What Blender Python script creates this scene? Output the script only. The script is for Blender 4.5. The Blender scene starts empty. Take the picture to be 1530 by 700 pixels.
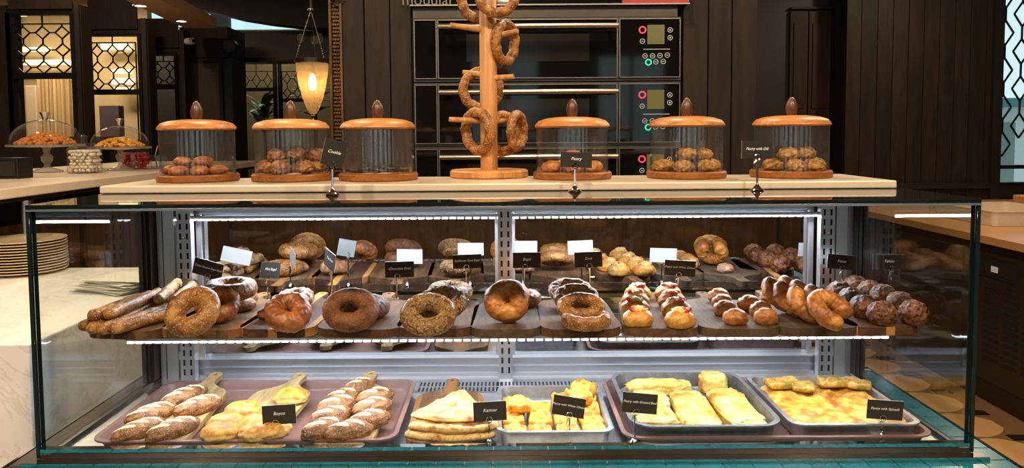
import bpy, bmesh, math, random
from mathutils import Vector, Matrix, Euler, noise
PI = math.pi
R = math.radians
random.seed(7)
scene = bpy.context.scene
COL = scene.collection

# ------------------------------------------------------------------ camera, world, light, exposure
EYE = 1.45
FPX, CX, CY, PITCH, ROLL = 1105.0, 755.0, 265.6, 3.4, -0.4
CAMROT = Matrix.Rotation(R(90 - PITCH), 3, 'X') @ Matrix.Rotation(R(ROLL), 3, 'Z')
cam_d = bpy.data.cameras.new('camera')
cam_d.sensor_width = 36.0
cam_d.lens = 36.0 * FPX / 1530.0
cam_d.shift_x = (765.0 - CX) / 1530.0
cam_d.shift_y = -(350.0 - CY) / 1530.0
cam_d.clip_start = 0.02
cam = bpy.data.objects.new('camera', cam_d)
cam.matrix_world = Matrix.Translation((0, 0, EYE)) @ CAMROT.to_4x4()
COL.objects.link(cam)
scene.camera = cam

world = bpy.data.worlds.new('world')
scene.world = world
world.use_nodes = True
bg = world.node_tree.nodes['Background']
bg.inputs['Color'].default_value = (0.60, 0.80, 0.84, 1)
bg.inputs['Strength'].default_value = 1.1

scene.view_settings.view_transform = 'Standard'
scene.view_settings.look = 'None'
scene.view_settings.exposure = 0.2
scene.view_settings.gamma = 1.0
scene.view_settings.use_curve_mapping = False
scene.cycles.transparent_max_bounces = 24
scene.cycles.max_bounces = 8
scene.cycles.caustics_reflective = False
scene.cycles.caustics_refractive = False
scene.cycles.sample_clamp_indirect = 4.0

WARM = (1.0, 0.76, 0.52)
COOL = (0.86, 0.90, 1.0)
def area(name, loc, rot, sx, sy, power, color, shape='RECTANGLE'):
    l = bpy.data.lights.new(name, 'AREA'); l.shape = shape; l.size = sx
    if shape in ('RECTANGLE', 'ELLIPSE'): l.size_y = sy
    l.energy = power; l.color = color
    o = bpy.data.objects.new(name, l); o.location = loc; o.rotation_euler = rot
    COL.objects.link(o); return o
# LED strips of the display case (they sit in the aluminium channels built below)
area('led_light_top', (0, 1.735, 1.2485), (R(-22), 0, 0), 1.54, 0.012, 10.0, COOL)
area('led_light_shelf', (0, 1.452, 1.0375), (R(-4), 0, 0), 1.48, 0.012, 4.5, COOL)
# recessed ceiling downlights of the cafe (housings built below)
DOWN = [(-1.3, 0.1), (0.0, 0.1), (1.3, 0.1), (-0.9, 2.45), (0.3, 2.4), (1.5, 2.5), (-2.3, 2.6), (2.4, 3.6), (-2.6, 4.4), (3.2, 5.0), (0, -2.2), (-2, -2.2), (2, -2.2)]
for x, y in DOWN:
    area('downlight', (x, y, 2.93), (0, 0, 0), 0.14, 0.14, 42 if y == 0.1 else 19, WARM, 'DISK')

# ------------------------------------------------------------------ helpers
def ray(px, py): return CAMROT @ Vector(((px - CX) / FPX, (CY - py) / FPX, -1))
def on(px, py, z):                      # pixel -> point on the horizontal plane z
    v = ray(px, py); t = (z - EYE) / v.z
    return Vector((v.x * t, v.y * t, z))
def at(px, py, d):                      # pixel -> point on the upright plane y = d
    v = ray(px, py); t = d / v.y
    return Vector((v.x * t, d, EYE + v.z * t))

def tag(o, label=None, cat=None, group=None, kind=None):
    if label: o['label'] = label
    if cat: o['category'] = cat
    if group: o['group'] = group
    if kind: o['kind'] = kind
    return o
def thing(name, label, cat, loc=(0, 0, 0), rotz=0, group=None):
    o = bpy.data.objects.new(name, None); o.empty_display_size = 0.05
    o.location = loc; o.rotation_euler = (0, 0, rotz); COL.objects.link(o)
    return tag(o, label, cat, group)
def obj(name, me, mats=None, parent=None, loc=None, rot=None, world=False):
    o = bpy.data.objects.new(name, me)
    if mats is not None:
        if not isinstance(mats, (list, tuple)): mats = [mats]
        if len(me.materials) == 0:
            for m in mats: me.materials.append(m)
    COL.objects.link(o)
    if parent:
        o.parent = parent
        if world:
            off = Vector(parent.location)
            if parent.parent: off = off + Vector(parent.parent.location)
            o.location = -off
    if loc is not None: o.location = loc
    if rot is not None: o.rotation_euler = rot
    return o

class MB:
    def __init__(s): s.v = []; s.f = []; s.m = []; s.s = []
    def add(s, vs, fs, mi=0, smooth=False):
        n = len(s.v); s.v += [tuple(p) for p in vs]
        for f in fs: s.f.append(tuple(i + n for i in f)); s.m.append(mi); s.s.append(smooth)
        return s
    def box(s, x0, x1, y0, y1, z0, z1, mi=0, top=None):
        vs = [(x, y, z) for z in (z0, z1) for y in (y0, y1) for x in (x0, x1)]
        fs = [(0, 2, 3, 1), (4, 5, 7, 6), (0, 1, 5, 4), (2, 6, 7, 3), (0, 4, 6, 2), (1, 3, 7, 5)]
        return s.add(vs, fs, mi)
    def bar(s, a, b, w, h=None, mi=0):     # square bar between two points
        a, b = Vector(a), Vector(b); h = h or w; d = (b - a).normalized()
        up = Vector((0, 0, 1)) if abs(d.z) < 0.95 else Vector((0, 1, 0))
        x = d.cross(up).normalized() * w / 2; y = x.cross(d).normalized() * h / 2
        vs = [p + sx * x + sy * y for p in (a, b) for sx, sy in ((-1, -1), (1, -1), (1, 1), (-1, 1))]
        return s.add(vs, [(3, 2, 1, 0), (4, 5, 6, 7), (0, 1, 5, 4), (1, 2, 6, 5), (2, 3, 7, 6), (3, 0, 4, 7)], mi)
    def loft(s, loops, cap0=True, cap1=True, mi=0, smooth=False, closed=False):
        n = len(loops[0]); vs = [p for l in loops for p in l]; fs = []
        k = len(loops)
        for i in range(k if closed else k - 1):
            j = (i + 1) % k
            for q in range(n):
                q2 = (q + 1) % n
                fs.append((i * n + q, i * n + q2, j * n + q2, j * n + q))
        if not closed:
            if cap0: fs.append(tuple(range(n - 1, -1, -1)))
            if cap1: fs.append(tuple((k - 1) * n + q for q in range(n)))
        return s.add(vs, fs, mi, smooth)
    def lathe(s, prof, seg=32, c=(0, 0, 0), mi=0, flute=None, closed=False):
        loops = []
        for r, z in prof:
            loops.append([(c[0] + r * (1 + (flute(2 * PI * q / seg, z) if flute else 0)) * math.cos(2 * PI * q / seg),
                           c[1] + r * (1 + (flute(2 * PI * q / seg, z) if flute else 0)) * math.sin(2 * PI * q / seg), c[2] + z) for q in range(seg)])
        return s.loft(loops, not closed and prof[0][0] > 1e-5, not closed and prof[-1][0] > 1e-5, mi, True, closed)
    def tube(s, pts, r, seg=10, mi=0, closed=False):
        pts = [Vector(p) for p in pts]; loops = []; n = len(pts)
        prev = None
        for i, p in enumerate(pts):
            if closed: d = pts[(i + 1) % n] - pts[i - 1]
            else: d = pts[min(i + 1, n - 1)] - pts[max(i - 1, 0)]
            d.normalize()
            if prev is None:
                a = Vector((0, 0, 1)) if abs(d.z) < 0.9 else Vector((1, 0, 0))
                x = d.cross(a).normalized()
            else:
                x = (prev - d * prev.dot(d)).normalized()
            prev = x; y = d.cross(x)
            rr = r[i] if isinstance(r, (list, tuple)) else r
            loops.append([p + rr * (math.cos(2 * PI * q / seg) * x + math.sin(2 * PI * q / seg) * y) for q in range(seg)])
        return s.loft(loops, True, True, mi, True, closed)
    def mesh(s, name='mesh', sharp=35, attr=None):
        me = bpy.data.meshes.new(name); me.from_pydata(s.v, [], s.f)
        me.polygons.foreach_set('material_index', s.m); me.polygons.foreach_set('use_smooth', s.s)
        if attr is not None:
            a = me.attributes.new('pale', 'FLOAT', 'POINT'); a.data.foreach_set('value', attr)
        me.update()
        bm = bmesh.new(); bm.from_mesh(me); bmesh.ops.remove_doubles(bm, verts=bm.verts, dist=1e-6)
        bmesh.ops.recalc_face_normals(bm, faces=bm.faces); bm.to_mesh(me); bm.free()
        if sharp and any(s.s): me.set_sharp_from_angle(angle=R(sharp))
        return me
    def build(s, name, mats, parent=None, loc=None, rot=None, world=False, sharp=35):
        return obj(name, s.mesh(name, sharp), mats, parent, loc, rot, world)

def boxm(x0, x1, y0, y1, z0, z1): return MB().box(x0, x1, y0, y1, z0, z1)
def rrect(w, d, r, n=6, cx=0, cy=0, z=0):
    pts = []
    for sx, sy, a0 in ((1, 1, 0), (-1, 1, 90), (-1, -1, 180), (1, -1, 270)):
        for k in range(n + 1):
            a = R(a0 + 90 * k / n)
            pts.append((cx + sx * (w / 2 - r) + r * math.cos(a), cy + sy * (d / 2 - r) + r * math.sin(a), z))
    return pts
def bevel(o, w=0.002, seg=2):
    m = o.modifiers.new('bevel', 'BEVEL'); m.width = w; m.segments = seg; m.limit_method = 'ANGLE'; m.angle_limit = R(40)
    return o
def sgnpow(c, e): return math.copysign(abs(c) ** e, c)
def organic(vs, fs, name, attr=None):
    me = bpy.data.meshes.new(name); me.from_pydata(vs, [], fs)
    me.polygons.foreach_set('use_smooth', [True] * len(me.polygons))
    if attr is not None:
        a = me.attributes.new('pale', 'FLOAT', 'POINT'); a.data.foreach_set('value', attr)
    me.update()
    bm = bmesh.new(); bm.from_mesh(me); bmesh.ops.recalc_face_normals(bm, faces=bm.faces); bm.to_mesh(me); bm.free()
    return me
def blob(rx, ry, rz, flat=0.5, nu=28, nv=16, amp=0.05, freq=3.0, seed=0, e1=1.0, e2=1.0, fn=None, name='blob', bend=0, fine=0.0007, ff=150):
    """lumpy bun or loaf: a super-ellipsoid sunk to a flat base at z = 0"""
    vs = []; at_ = []; so = Vector((seed * 3.7, seed * 1.3, seed * 2.1))
    zb = -flat * rz; nu = int(nu * 1.5) if fine and nu > 12 else nu; nv = int(nv * 1.5) if fine and nu > 12 else nv
    for j in range(nv + 1):
        ph = -PI / 2 + PI * j / nv
        for i in range(nu):
            th = 2 * PI * i / nu
            cp = sgnpow(math.cos(ph), e2)
            n = Vector((cp * sgnpow(math.cos(th), e1), cp * sgnpow(math.sin(th), e1), sgnpow(math.sin(ph), e2)))
            k = 1 + amp * noise.noise(n * freq + so) + amp * 0.5 * noise.noise(n * freq * 2.3 + so)
            p = 0.0
            if fn:
                dk, p = fn(n); k += dk
            x, y, z = n.x * rx * k, n.y * ry * k, n.z * rz * k
            if fine and nu > 12:
                q_ = Vector((x, y, z)) * ff + so; kf = 1 + fine / rz * (noise.noise(q_) + 0.6 * noise.noise(q_ * 2.1)); x *= kf; y *= kf; z *= kf
            if bend: y += bend * (x / rx) ** 2 * ry
            if z < zb: z = zb + (z - zb) * 0.04
            vs.append((x, y, z - zb)); at_.append(p)
    zm = min(v[2] for v in vs); vs = [(x, y, z - zm) for x, y, z in vs]
    fs = []
    for j in range(nv):
        for i in range(nu):
            i2 = (i + 1) % nu
            if j == 0: 
                fs.append((0 * nu, (j + 1) * nu + i2, (j + 1) * nu + i)) if False else fs.append((j * nu + i, j * nu + i2, (j + 1) * nu + i2, (j + 1) * nu + i))
            else: fs.append((j * nu + i, j * nu + i2, (j + 1) * nu + i2, (j + 1) * nu + i))
    me = organic(vs, fs, name, at_)
    bm = bmesh.new(); bm.from_mesh(me); bmesh.ops.remove_doubles(bm, verts=bm.verts, dist=1e-5); bm.to_mesh(me); bm.free()
    for p in me.polygons: p.use_smooth = True
    return me
def ring(Rr, r, nu=56, nv=16, amp=0.06, freq=4.0, seed=0, ridges=0, depth=0.0, twist=0, squash=1.0, oval=1.0, gap=0.0, taper=0.0, name='ring', fine=0.0009, ff=150):
    """bread ring centred on the origin, lying in the xy plane; gap opens it into a horseshoe"""
    vs = []; so = Vector((seed * 2.7, seed * 1.9, seed * 3.1)); nu, nv = int(nu * 1.6), int(nv * 1.5); rows = nu + 1 if gap else nu
    for i in range(rows):
        u = (gap / 2 + (2 * PI - gap) * i / nu) if gap else 2 * PI * i / nu
        tp = 1.0
        if gap:
            s = i / nu; tp = min(1.0, math.sqrt(max(0.0, 1 - (1 - min(s, 1 - s) / 0.06) ** 2)) if min(s, 1 - s) < 0.06 else 1.0)
            tp = max(tp, 0.02)
        tp *= 1 + taper * math.cos(u)
        for j in range(nv):
            v = 2 * PI * j / nv
            c = Vector((math.cos(u) * math.cos(v), math.sin(u) * math.cos(v), math.sin(v)))
            base = Vector((math.cos(u), math.sin(u), 0)) * 1.4 + c * 0.6
            k = 1 + amp * noise.noise(base * freq + so) + amp * 0.6 * noise.noise(base * freq * 2.5 + so)
            if ridges: k += depth * (abs(math.sin(0.5 * (ridges * u + twist * v))) - 0.5) * 2
            q_ = (Vector((math.cos(u), math.sin(u), 0)) * Rr + c * r) * ff + so; k += fine / r * (noise.noise(q_) + 0.6 * noise.noise(q_ * 2.1))
            rr = r * k * tp
            vs.append(((Rr + rr * math.cos(v)) * math.cos(u), (Rr + rr * math.cos(v)) * math.sin(u) * oval, rr * math.sin(v) * squash))
    fs = []
    for i in range(nu):
        i2 = (i + 1) if gap else (i + 1) % nu
        for j in range(nv):
            j2 = (j + 1) % nv
            fs.append((i * nv + j, i2 * nv + j, i2 * nv + j2, i * nv + j2))
    if gap: fs.append(tuple(range(nv))); fs.append(tuple(nu * nv + j for j in range(nv - 1, -1, -1)))
    return organic(vs, fs, name)
def slab(outline, h, rings=7, amp=0.003, freq=30, seed=0, edge=0.004, fn=None, name='slab'):
    """flat baked piece from an outline (list of x, y), rounded rim, uneven top; base at z = 0"""
    n = len(outline); cx = sum(p[0] for p in outline) / n; cy = sum(p[1] for p in outline) / n
    so = Vector((seed * 5.1, seed * 2.3, seed))
    def lp(k, z, nz=0):
        L = []
        for x, y in outline:
            X, Y = cx + (x - cx) * k, cy + (y - cy) * k
            q = Vector((X * freq, Y * freq, 0)) + so
            L.append((X, Y, z + nz * amp * (noise.noise(q) + 0.6 * noise.noise(q * 2.4))))
        return L
    rad = max(math.hypot(x - cx, y - cy) for x, y in outline); e = edge / rad
    loops = [lp(1 - e, 0), lp(1, edge), lp(1.0, h - edge), lp(1 - e * 0.4, h - edge * 0.3, 0.4)]
    for k in range(rings): loops.append(lp((1 - e) * (1 - (k / rings) ** 1.0), h, 1))
    vs = [p for l in loops for p in l]; fs = []
    for i in range(len(loops) - 1):
        for q in range(n): fs.append((i * n + q, i * n + (q + 1) % n, (i + 1) * n + (q + 1) % n, (i + 1) * n + q))
    fs.append(tuple(range(n - 1, -1, -1)))
    k = len(loops) - 1; vs.append((cx, cy, h)); c = len(vs) - 1
    for q in range(n): fs.append((k * n + q, k * n + (q + 1) % n, c))
    return organic(vs, fs, name)
def rr2(w, d, r, n=5, dens=0.006, wob=0.0, seed=0):
    """rounded rectangle outline, resampled and slightly wobbly"""
    P = [(p[0], p[1]) for p in rrect(w, d, r, n)]
    out = []
    for i, p in enumerate(P):
        q = P[(i + 1) % len(P)]; L = math.hypot(q[0] - p[0], q[1] - p[1]); k = max(1, int(L / dens))
        for t in range(k): out.append((p[0] + (q[0] - p[0]) * t / k, p[1] + (q[1] - p[1]) * t / k))
    if wob:
        out = [(x * (1 + wob * noise.noise(Vector((x * 40, y * 40, seed)))), y * (1 + wob * noise.noise(Vector((x * 40, y * 40, seed + 9))))) for x, y in out]
    return out
def textmesh(s, size, shear=0.25, align='CENTER'):
    c = bpy.data.curves.new('lettering', 'FONT'); c.body = s; c.size = size; c.shear = shear
    c.align_x = align; c.align_y = 'CENTER'; c.extrude = 0.0001; c.resolution_u = 2
    t = bpy.data.objects.new('lettering', c); COL.objects.link(t)
    dg = bpy.context.evaluated_depsgraph_get(); dg.update()
    me = bpy.data.meshes.new_from_object(t.evaluated_get(dg))
    bpy.data.objects.remove(t); bpy.data.curves.remove(c)
    return me

# ------------------------------------------------------------------ materials
class NT:
    def __init__(s, name):
        s.m = bpy.data.materials.new(name); s.m.use_nodes = True; s.t = s.m.node_tree; s.n = s.t.nodes
        s.b = s.n['Principled BSDF']; s.out = s.n['Material Output']
    def node(s, kind, **kw):
        n = s.n.new(kind)
        for k, v in kw.items(): setattr(n, k, v)
        return n
    def link(s, a, b): s.t.links.new(a, b)
    def coords(s, scale=(1, 1, 1), rnd=True, kind='Object'):
        tc = s.node('ShaderNodeTexCoord'); mp = s.node('ShaderNodeMapping'); mp.inputs['Scale'].default_value = scale
        s.link(tc.outputs[kind], mp.inputs['Vector'])
        if rnd:
            oi = s.node('ShaderNodeObjectInfo'); mu = s.node('ShaderNodeMath', operation='MULTIPLY'); mu.inputs[1].default_value = 37.0
            s.link(oi.outputs['Random'], mu.inputs[0]); s.link(mu.outputs[0], mp.inputs['Location'])
        return mp.outputs[0]
    def noise(s, vec, scale, detail=4, rough=0.6, dist=0.0):
        n = s.node('ShaderNodeTexNoise'); n.inputs['Scale'].default_value = scale; n.inputs['Detail'].default_value = detail
        n.inputs['Roughness'].default_value = rough; n.inputs['Distortion'].default_value = dist
        s.link(vec, n.inputs['Vector']); return n.outputs['Fac']
    def ramp(s, fac, stops):
        r = s.node('ShaderNodeValToRGB'); e = r.color_ramp.elements
        while len(e) < len(stops): e.new(0.5)
        for i, (p, c) in enumerate(stops):
            e[i].position = p; e[i].color = tuple(c) + (1,) if len(c) == 3 else c
        s.link(fac, r.inputs['Fac']); return r.outputs['Color']
    def mix(s, fac, a, b, mode='MIX'):
        m = s.node('ShaderNodeMix', data_type='RGBA', blend_type=mode)
        for sock, v in ((m.inputs['Factor'], fac), (m.inputs['A'], a), (m.inputs['B'], b)): pass
        ins = [i for i in m.inputs if i.enabled]
        fi = m.inputs[0]; ai = m.inputs[6]; bi = m.inputs[7]
        for sock, v in ((fi, fac), (ai, a), (bi, b)):
            if isinstance(v, (int, float)): sock.default_value = v
            elif isinstance(v, (tuple, list)): sock.default_value = tuple(v) + (1,) if len(v) == 3 else v
            else: s.link(v, sock)
        return m.outputs[2]
    def bump(s, h, strength=0.3, dist=0.002, prev=None):
        b = s.node('ShaderNodeBump'); b.inputs['Strength'].default_value = strength; b.inputs['Distance'].default_value = dist
        s.link(h, b.inputs['Height'])
        if prev is not None: s.link(prev, b.inputs['Normal'])
        return b.outputs[0]
def lin(h):
    c = [int(h[i:i + 2], 16) / 255 for i in (0, 2, 4)]
    return tuple(x / 12.92 if x <= 0.04045 else ((x + 0.055) / 1.055) ** 2.4 for x in c)
def plain(name, col, rough=0.5, metal=0.0, spec=0.5, var=0.0, vscale=20, bmp=0.0, emit=None, es=0.0, coat=0.0):
    n = NT(name); col = lin(col) if isinstance(col, str) else col
    n.b.inputs['Base Color'].default_value = tuple(col) + (1,); n.b.inputs['Roughness'].default_value = rough
    n.b.inputs['Metallic'].default_value = metal; n.b.inputs['Specular IOR Level'].default_value = spec
    n.b.inputs['Coat Weight'].default_value = coat
    if var or bmp:
        f = n.noise(n.coords(), vscale, 5)
        if var:
            c = n.ramp(f, [(0.3, tuple(x * (1 - var) for x in col)), (0.7, tuple(min(1, x * (1 + var)) for x in col))])
            n.link(c, n.b.inputs['Base Color'])
        if bmp: n.link(n.bump(f, bmp, 0.002), n.b.inputs['Normal'])
    if emit:
        n.b.inputs['Emission Color'].default_value = tuple(emit) + (1,); n.b.inputs['Emission Strength'].default_value = es
    return n.m
def wood(name, a, b, c, rough=0.45, scale=14, axis='Y', stripe=None, coat=0.0):
    n = NT(name); a, b, c = lin(a), lin(b), lin(c)
    sc = {'Y': (1, 0.12, 1), 'X': (0.12, 1, 1), 'Z': (1, 1, 0.1)}[axis]
    v = n.coords(sc); f = n.noise(v, scale, 6, 0.6, 1.2); g = n.noise(v, scale * 6, 4, 0.7, 0.5)
    col = n.ramp(f, [(0.28, a), (0.5, b), (0.72, c)])
    col = n.mix(0.6, col, n.ramp(g, [(0.35, (0.35, 0.35, 0.35)), (0.6, (1, 1, 1))]), 'MULTIPLY')
    if stripe:
        tc = n.node('ShaderNodeTexCoord'); sx = n.node('ShaderNodeSeparateXYZ'); n.link(tc.outputs['Object'], sx.inputs[0])
        w = n.node('ShaderNodeMath', operation='PINGPONG'); w.inputs[1].default_value = 0.035
        n.link(sx.outputs['X'], w.inputs[0])
        lt = n.node('ShaderNodeMath', operation='LESS_THAN'); lt.inputs[1].default_value = 0.009; n.link(w.outputs[0], lt.inputs[0])
        col = n.mix(lt.outputs[0], col, lin(stripe))
    n.link(col, n.b.inputs['Base Color']); n.b.inputs['Roughness'].default_value = rough; n.b.inputs['Specular IOR Level'].default_value = 0.22 if rough >= 0.48 else 0.5
    n.b.inputs['Coat Weight'].default_value = coat; n.b.inputs['Coat Roughness'].default_value = 0.25
    n.link(n.bump(g, 0.12, 0.001), n.b.inputs['Normal'])
    return n.m
def bread(name, dark, mid, light, pale='F6E7B4', scale=45, seeds=None, seedscale=260, seedthr=0.33, rough=0.45, bmp=0.5, coat=0.15, topdark=None):
    n = NT(name); v = n.coords()
    f = n.noise(v, scale, 6, 0.65, 0.6); col = n.ramp(f, [(0.36, lin(dark)), (0.5, lin(mid)), (0.64, lin(light))])
    if topdark:                         # browned on top, paler towards the crust's foot
        ge = n.node('ShaderNodeTexCoord'); sx = n.node('ShaderNodeSeparateXYZ'); n.link(ge.outputs['Generated'], sx.inputs[0])
        ad = n.node('ShaderNodeMath', operation='MULTIPLY_ADD'); n.link(f, ad.inputs[0]); ad.inputs[1].default_value = 0.7; n.link(sx.outputs['Z'], ad.inputs[2])
        sub = n.node('ShaderNodeMath', operation='SUBTRACT'); n.link(ad.outputs[0], sub.inputs[0]); sub.inputs[1].default_value = 0.30
        col = n.mix(n.ramp(sub.outputs[0], [(0.30, (1, 1, 1)), (0.72, (0, 0, 0))]), col, lin(topdark))
    fine = n.noise(v, scale * 5, 4, 0.7)
    col = n.mix(0.55, col, n.ramp(fine, [(0.36, (0.42, 0.38, 0.34)), (0.56, (1, 1, 1))]), 'MULTIPLY')
    nb = n.bump(fine, bmp * 0.7, 0.002)
    if seeds:
        vo = n.node('ShaderNodeTexVoronoi'); vo.inputs['Scale'].default_value = seedscale; n.link(v, vo.inputs['Vector'])
        mk = n.ramp(vo.outputs['Distance'], [(seedthr - 0.06, (1, 1, 1)), (seedthr + 0.06, (0, 0, 0))])
        col = n.mix(mk, col, lin(seeds)); nb = n.bump(mk, bmp, 0.0015, nb)
    a = n.node('ShaderNodeAttribute', attribute_name='pale')
    col = n.mix(a.outputs['Fac'], col, lin(pale))
    n.link(col, n.b.inputs['Base Color']); n.link(nb, n.b.inputs['Normal'])
    n.b.inputs['Roughness'].default_value = rough; n.b.inputs['Coat Weight'].default_value = coat; n.b.inputs['Coat Roughness'].default_value = 0.3
    return n.m
def glass(name, tint=(1, 1, 1), ior=1.45, rough=0.0, k=1.0):
    n = NT(name); n.n.remove(n.b)
    tr = n.node('ShaderNodeBsdfTransparent'); tr.inputs[0].default_value = tuple(tint) + (1,)
    gl = n.node('ShaderNodeBsdfGlossy'); gl.inputs['Roughness'].default_value = rough
    lw = n.node('ShaderNodeLayerWeight'); lw.inputs['Blend'].default_value = 0.5      # Schlick reflectance, the same for both faces of a sheet
    pw = n.node('ShaderNodeMath', operation='POWER'); pw.inputs[1].default_value = 5.0; n.link(lw.outputs['Facing'], pw.inputs[0])
    f0 = ((ior - 1) / (ior + 1)) ** 2
    mu = n.node('ShaderNodeMath', operation='MULTIPLY_ADD'); mu.inputs[1].default_value = (1 - f0) * k; mu.inputs[2].default_value = f0 * k; n.link(pw.outputs[0], mu.inputs[0])
    mx = n.node('ShaderNodeMixShader'); n.link(mu.outputs[0], mx.inputs[0]); n.link(tr.outputs[0], mx.inputs[1]); n.link(gl.outputs[0], mx.inputs[2])
    n.link(mx.outputs[0], n.out.inputs['Surface']); return n.m
def emis(name, col, s):
    n = NT(name); n.b.inputs['Base Color'].default_value = (0.02, 0.02, 0.02, 1)
    n.b.inputs['Emission Color'].default_value = tuple(col) + (1,); n.b.inputs['Emission Strength'].default_value = s; return n.m

M = {}
M['wall'] = wood('dark_panel_wood', '231b15', '2b221b', '332921', 0.55, 5, 'Z')
M['wall_black'] = plain('black_brown_paint', '1d1713', 0.5, var=0.15)
M['frame_black'] = plain('black_iron', '120f0d', 0.45, 0.3)
M['door_wood'] = wood('door_wood', '2a1d14', '35251a', '402d20', 0.5, 5, 'Z')
M['soffit'] = plain('soffit_plaster', 'd6b68c', 0.9, var=0.05, vscale=2)
M['ceiling'] = plain('ceiling_plaster', '8f7a60', 0.9, var=0.05, vscale=2)
M['beam'] = plain('grey_beam', '35332f', 0.8, var=0.1, vscale=3)
M['carve'] = wood('carved_wood', '4b3622', '5f452c', '6f5236', 0.5, 10, 'Z')
M['cane'] = plain('woven_cane', '3a2c20', 0.7, var=0.3, vscale=60)
M['beigewall'] = plain('beige_wall', 'b7a27c', 0.85, var=0.1, vscale=4)
M['curtain'] = plain('curtain_cloth', 'c3a878', 0.9, var=0.06, vscale=9)
M['purple'] = plain('dark_upholstery', '43323c', 0.8)
M['marble'] = None
M['slab'] = plain('cream_quartz', 'd2c2ac', 0.3, var=0.03, vscale=25, coat=0.2)
M['steel'] = plain('brushed_steel', (0.62, 0.62, 0.63), 0.28, 1.0, var=0.08, vscale=30)
M['alu'] = plain('satin_aluminium', (0.66, 0.67, 0.70), 0.34, 0.85, var=0.04, vscale=20)
M['chrome'] = plain('chrome', (0.80, 0.79, 0.78), 0.06, 1.0)
M['darkmetal'] = plain('dark_bronze_metal', (0.10, 0.075, 0.055), 0.25, 0.9)
M['pansteel'] = plain('worn_pan_steel', (0.52, 0.52, 0.52), 0.38, 0.95, var=0.25, vscale=45)
M['darkpan'] = plain('dark_pan_metal', (0.20, 0.20, 0.205), 0.42, 0.7, var=0.3, vscale=60)
M['browntray'] = plain('brown_tray_plastic', '76564f', 0.42, var=0.1, vscale=40)
M['glass'] = glass('clear_glass', (0.97, 0.985, 0.98))
M['sideglass'] = glass('side_glass', (0.93, 0.965, 0.955), 1.6)
M['jarglass'] = glass('jar_glass', (0.985, 0.985, 0.985), 1.4)
M['glassedge'] = plain('glass_edge', (0.006, 0.016, 0.016), 0.1, coat=0.5)
M['edgegreen'] = plain('green_glass_edge', (0.06, 0.22, 0.18), 0.1, coat=0.5)
M['topglass'] = plain('black_top_glass', (0.006, 0.010, 0.010), 0.03, 0.0, 0.5)
M['mirror'] = plain('grey_mirror', (0.60, 0.62, 0.64), 0.015, 1.0)
M['led'] = emis('led_diode', (0.80, 0.86, 1.0), 14.0)
M['teal'] = plain('teal_glaze', '15626f', 0.18, var=0.25, vscale=30, coat=0.6)
M['grout'] = plain('pale_grout', '8fb5b3', 0.8)
M['plinth'] = plain('plinth_body', '2a2320', 0.7)
M['ovenglass'] = plain('oven_black_glass', (0.004, 0.004, 0.004), 0.05, spec=0.45)
M['ovenwindow'] = plain('oven_window_glass', (0.014, 0.013, 0.011), 0.12)
M['oventrim'] = plain('oven_steel_trim', (0.30, 0.28, 0.25), 0.35, 0.9)
M['ovenbody'] = plain('oven_steel_body', (0.10, 0.088, 0.072), 0.4, 0.8, var=0.1)
M['ovenbrass'] = plain('handle_steel', (0.72, 0.62, 0.50), 0.25, 1.0)
M['ovenred'] = plain('red_panel', 'a01e22', 0.35)
M['icon'] = plain('icon_print', 'b9b9b4', 0.6, emit=(0.7, 0.7, 0.66), es=0.12)
M['display'] = plain('display_screen', '4a4418', 0.3, emit=(0.25, 0.22, 0.06), es=0.25)
M['redled'] = emis('red_ring_light', (1.0, 0.02, 0.05), 3.0)
M['greenled'] = emis('green_ring_light', (0.0, 0.9, 0.35), 1.6)
M['lidwood'] = wood('jar_lid_wood', '8f5320', 'bd7630', 'd6964c', 0.42, 22, 'X', coat=0.05)
M['lidwood_b'] = wood('jar_lid_wood_plain', 'bb7430', 'c9853e', 'd6964c', 0.42, 10, 'X', coat=0.05)
M['crystal'] = None
M['knobwood'] = wood('knob_wood', '3d2416', '5a3820', '6f472a', 0.4, 40, 'Z', coat=0.2)
M['basewood'] = wood('jar_base_wood', '7c4519', '93571f', 'a96a2c', 0.45, 20, 'X')
M['standwood'] = wood('beech', 'bd7f42', 'cc9152', 'd6a064', 0.45, 12, 'Z')
M['boardA'] = wood('acacia_mid', '4a301c', '64442a', '7f5e3e', 0.75, 26, 'Y')
M['boardB'] = wood('acacia_pale', '97794a', 'b09464', 'c6ae7e', 0.5, 24, 'Y')
M['boardC'] = wood('walnut_striped', '3c2418', '543626', '6c4a36', 0.75, 24, 'Y', stripe='b07a40')
M['boardD'] = wood('greyed_acacia', '433323', '594634', '705c48', 0.75, 26, 'Y')
M['boardE'] = wood('acacia_striped', '543822', '6e5034', '886a48', 0.75, 26, 'Y', stripe='8a5a30')
M['card'] = plain('black_card', '2b2622', 0.6, spec=0.3)
M['cardback'] = plain('white_card', 'e4e6e4', 0.7)
M['ink'] = plain('white_lettering', 'efece4', 0.6, emit=(0.9, 0.88, 0.8), es=0.12)
M['plate'] = plain('cream_china', 'd5bf9e', 0.25, coat=0.4)
M['paper'] = plain('white_paper', 'dfdcd2', 0.8)
M['parch'] = plain('baking_paper', 'c89a5e', 0.8, var=0.05)
M['leaf'] = plain('leaf_green', '2f4a22', 0.5, var=0.35, vscale=6)
M['white_candy'] = plain('white_candy', 'd9cfb8', 0.35)
M['red_candy'] = plain('red_candy', 'c01f1f', 0.3)
M['lampglass'] = None
M['bulb'] = emis('lamp_filament', (1.0, 0.62, 0.22), 26)
M['cove'] = emis('warm_cove_strip', (1.0, 0.74, 0.36), 3.0)
M['spot'] = emis('spot_lens', (1.0, 0.86, 0.6), 9.0)
M['camwhite'] = plain('white_plastic', 'cfcdc8', 0.4)
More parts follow.
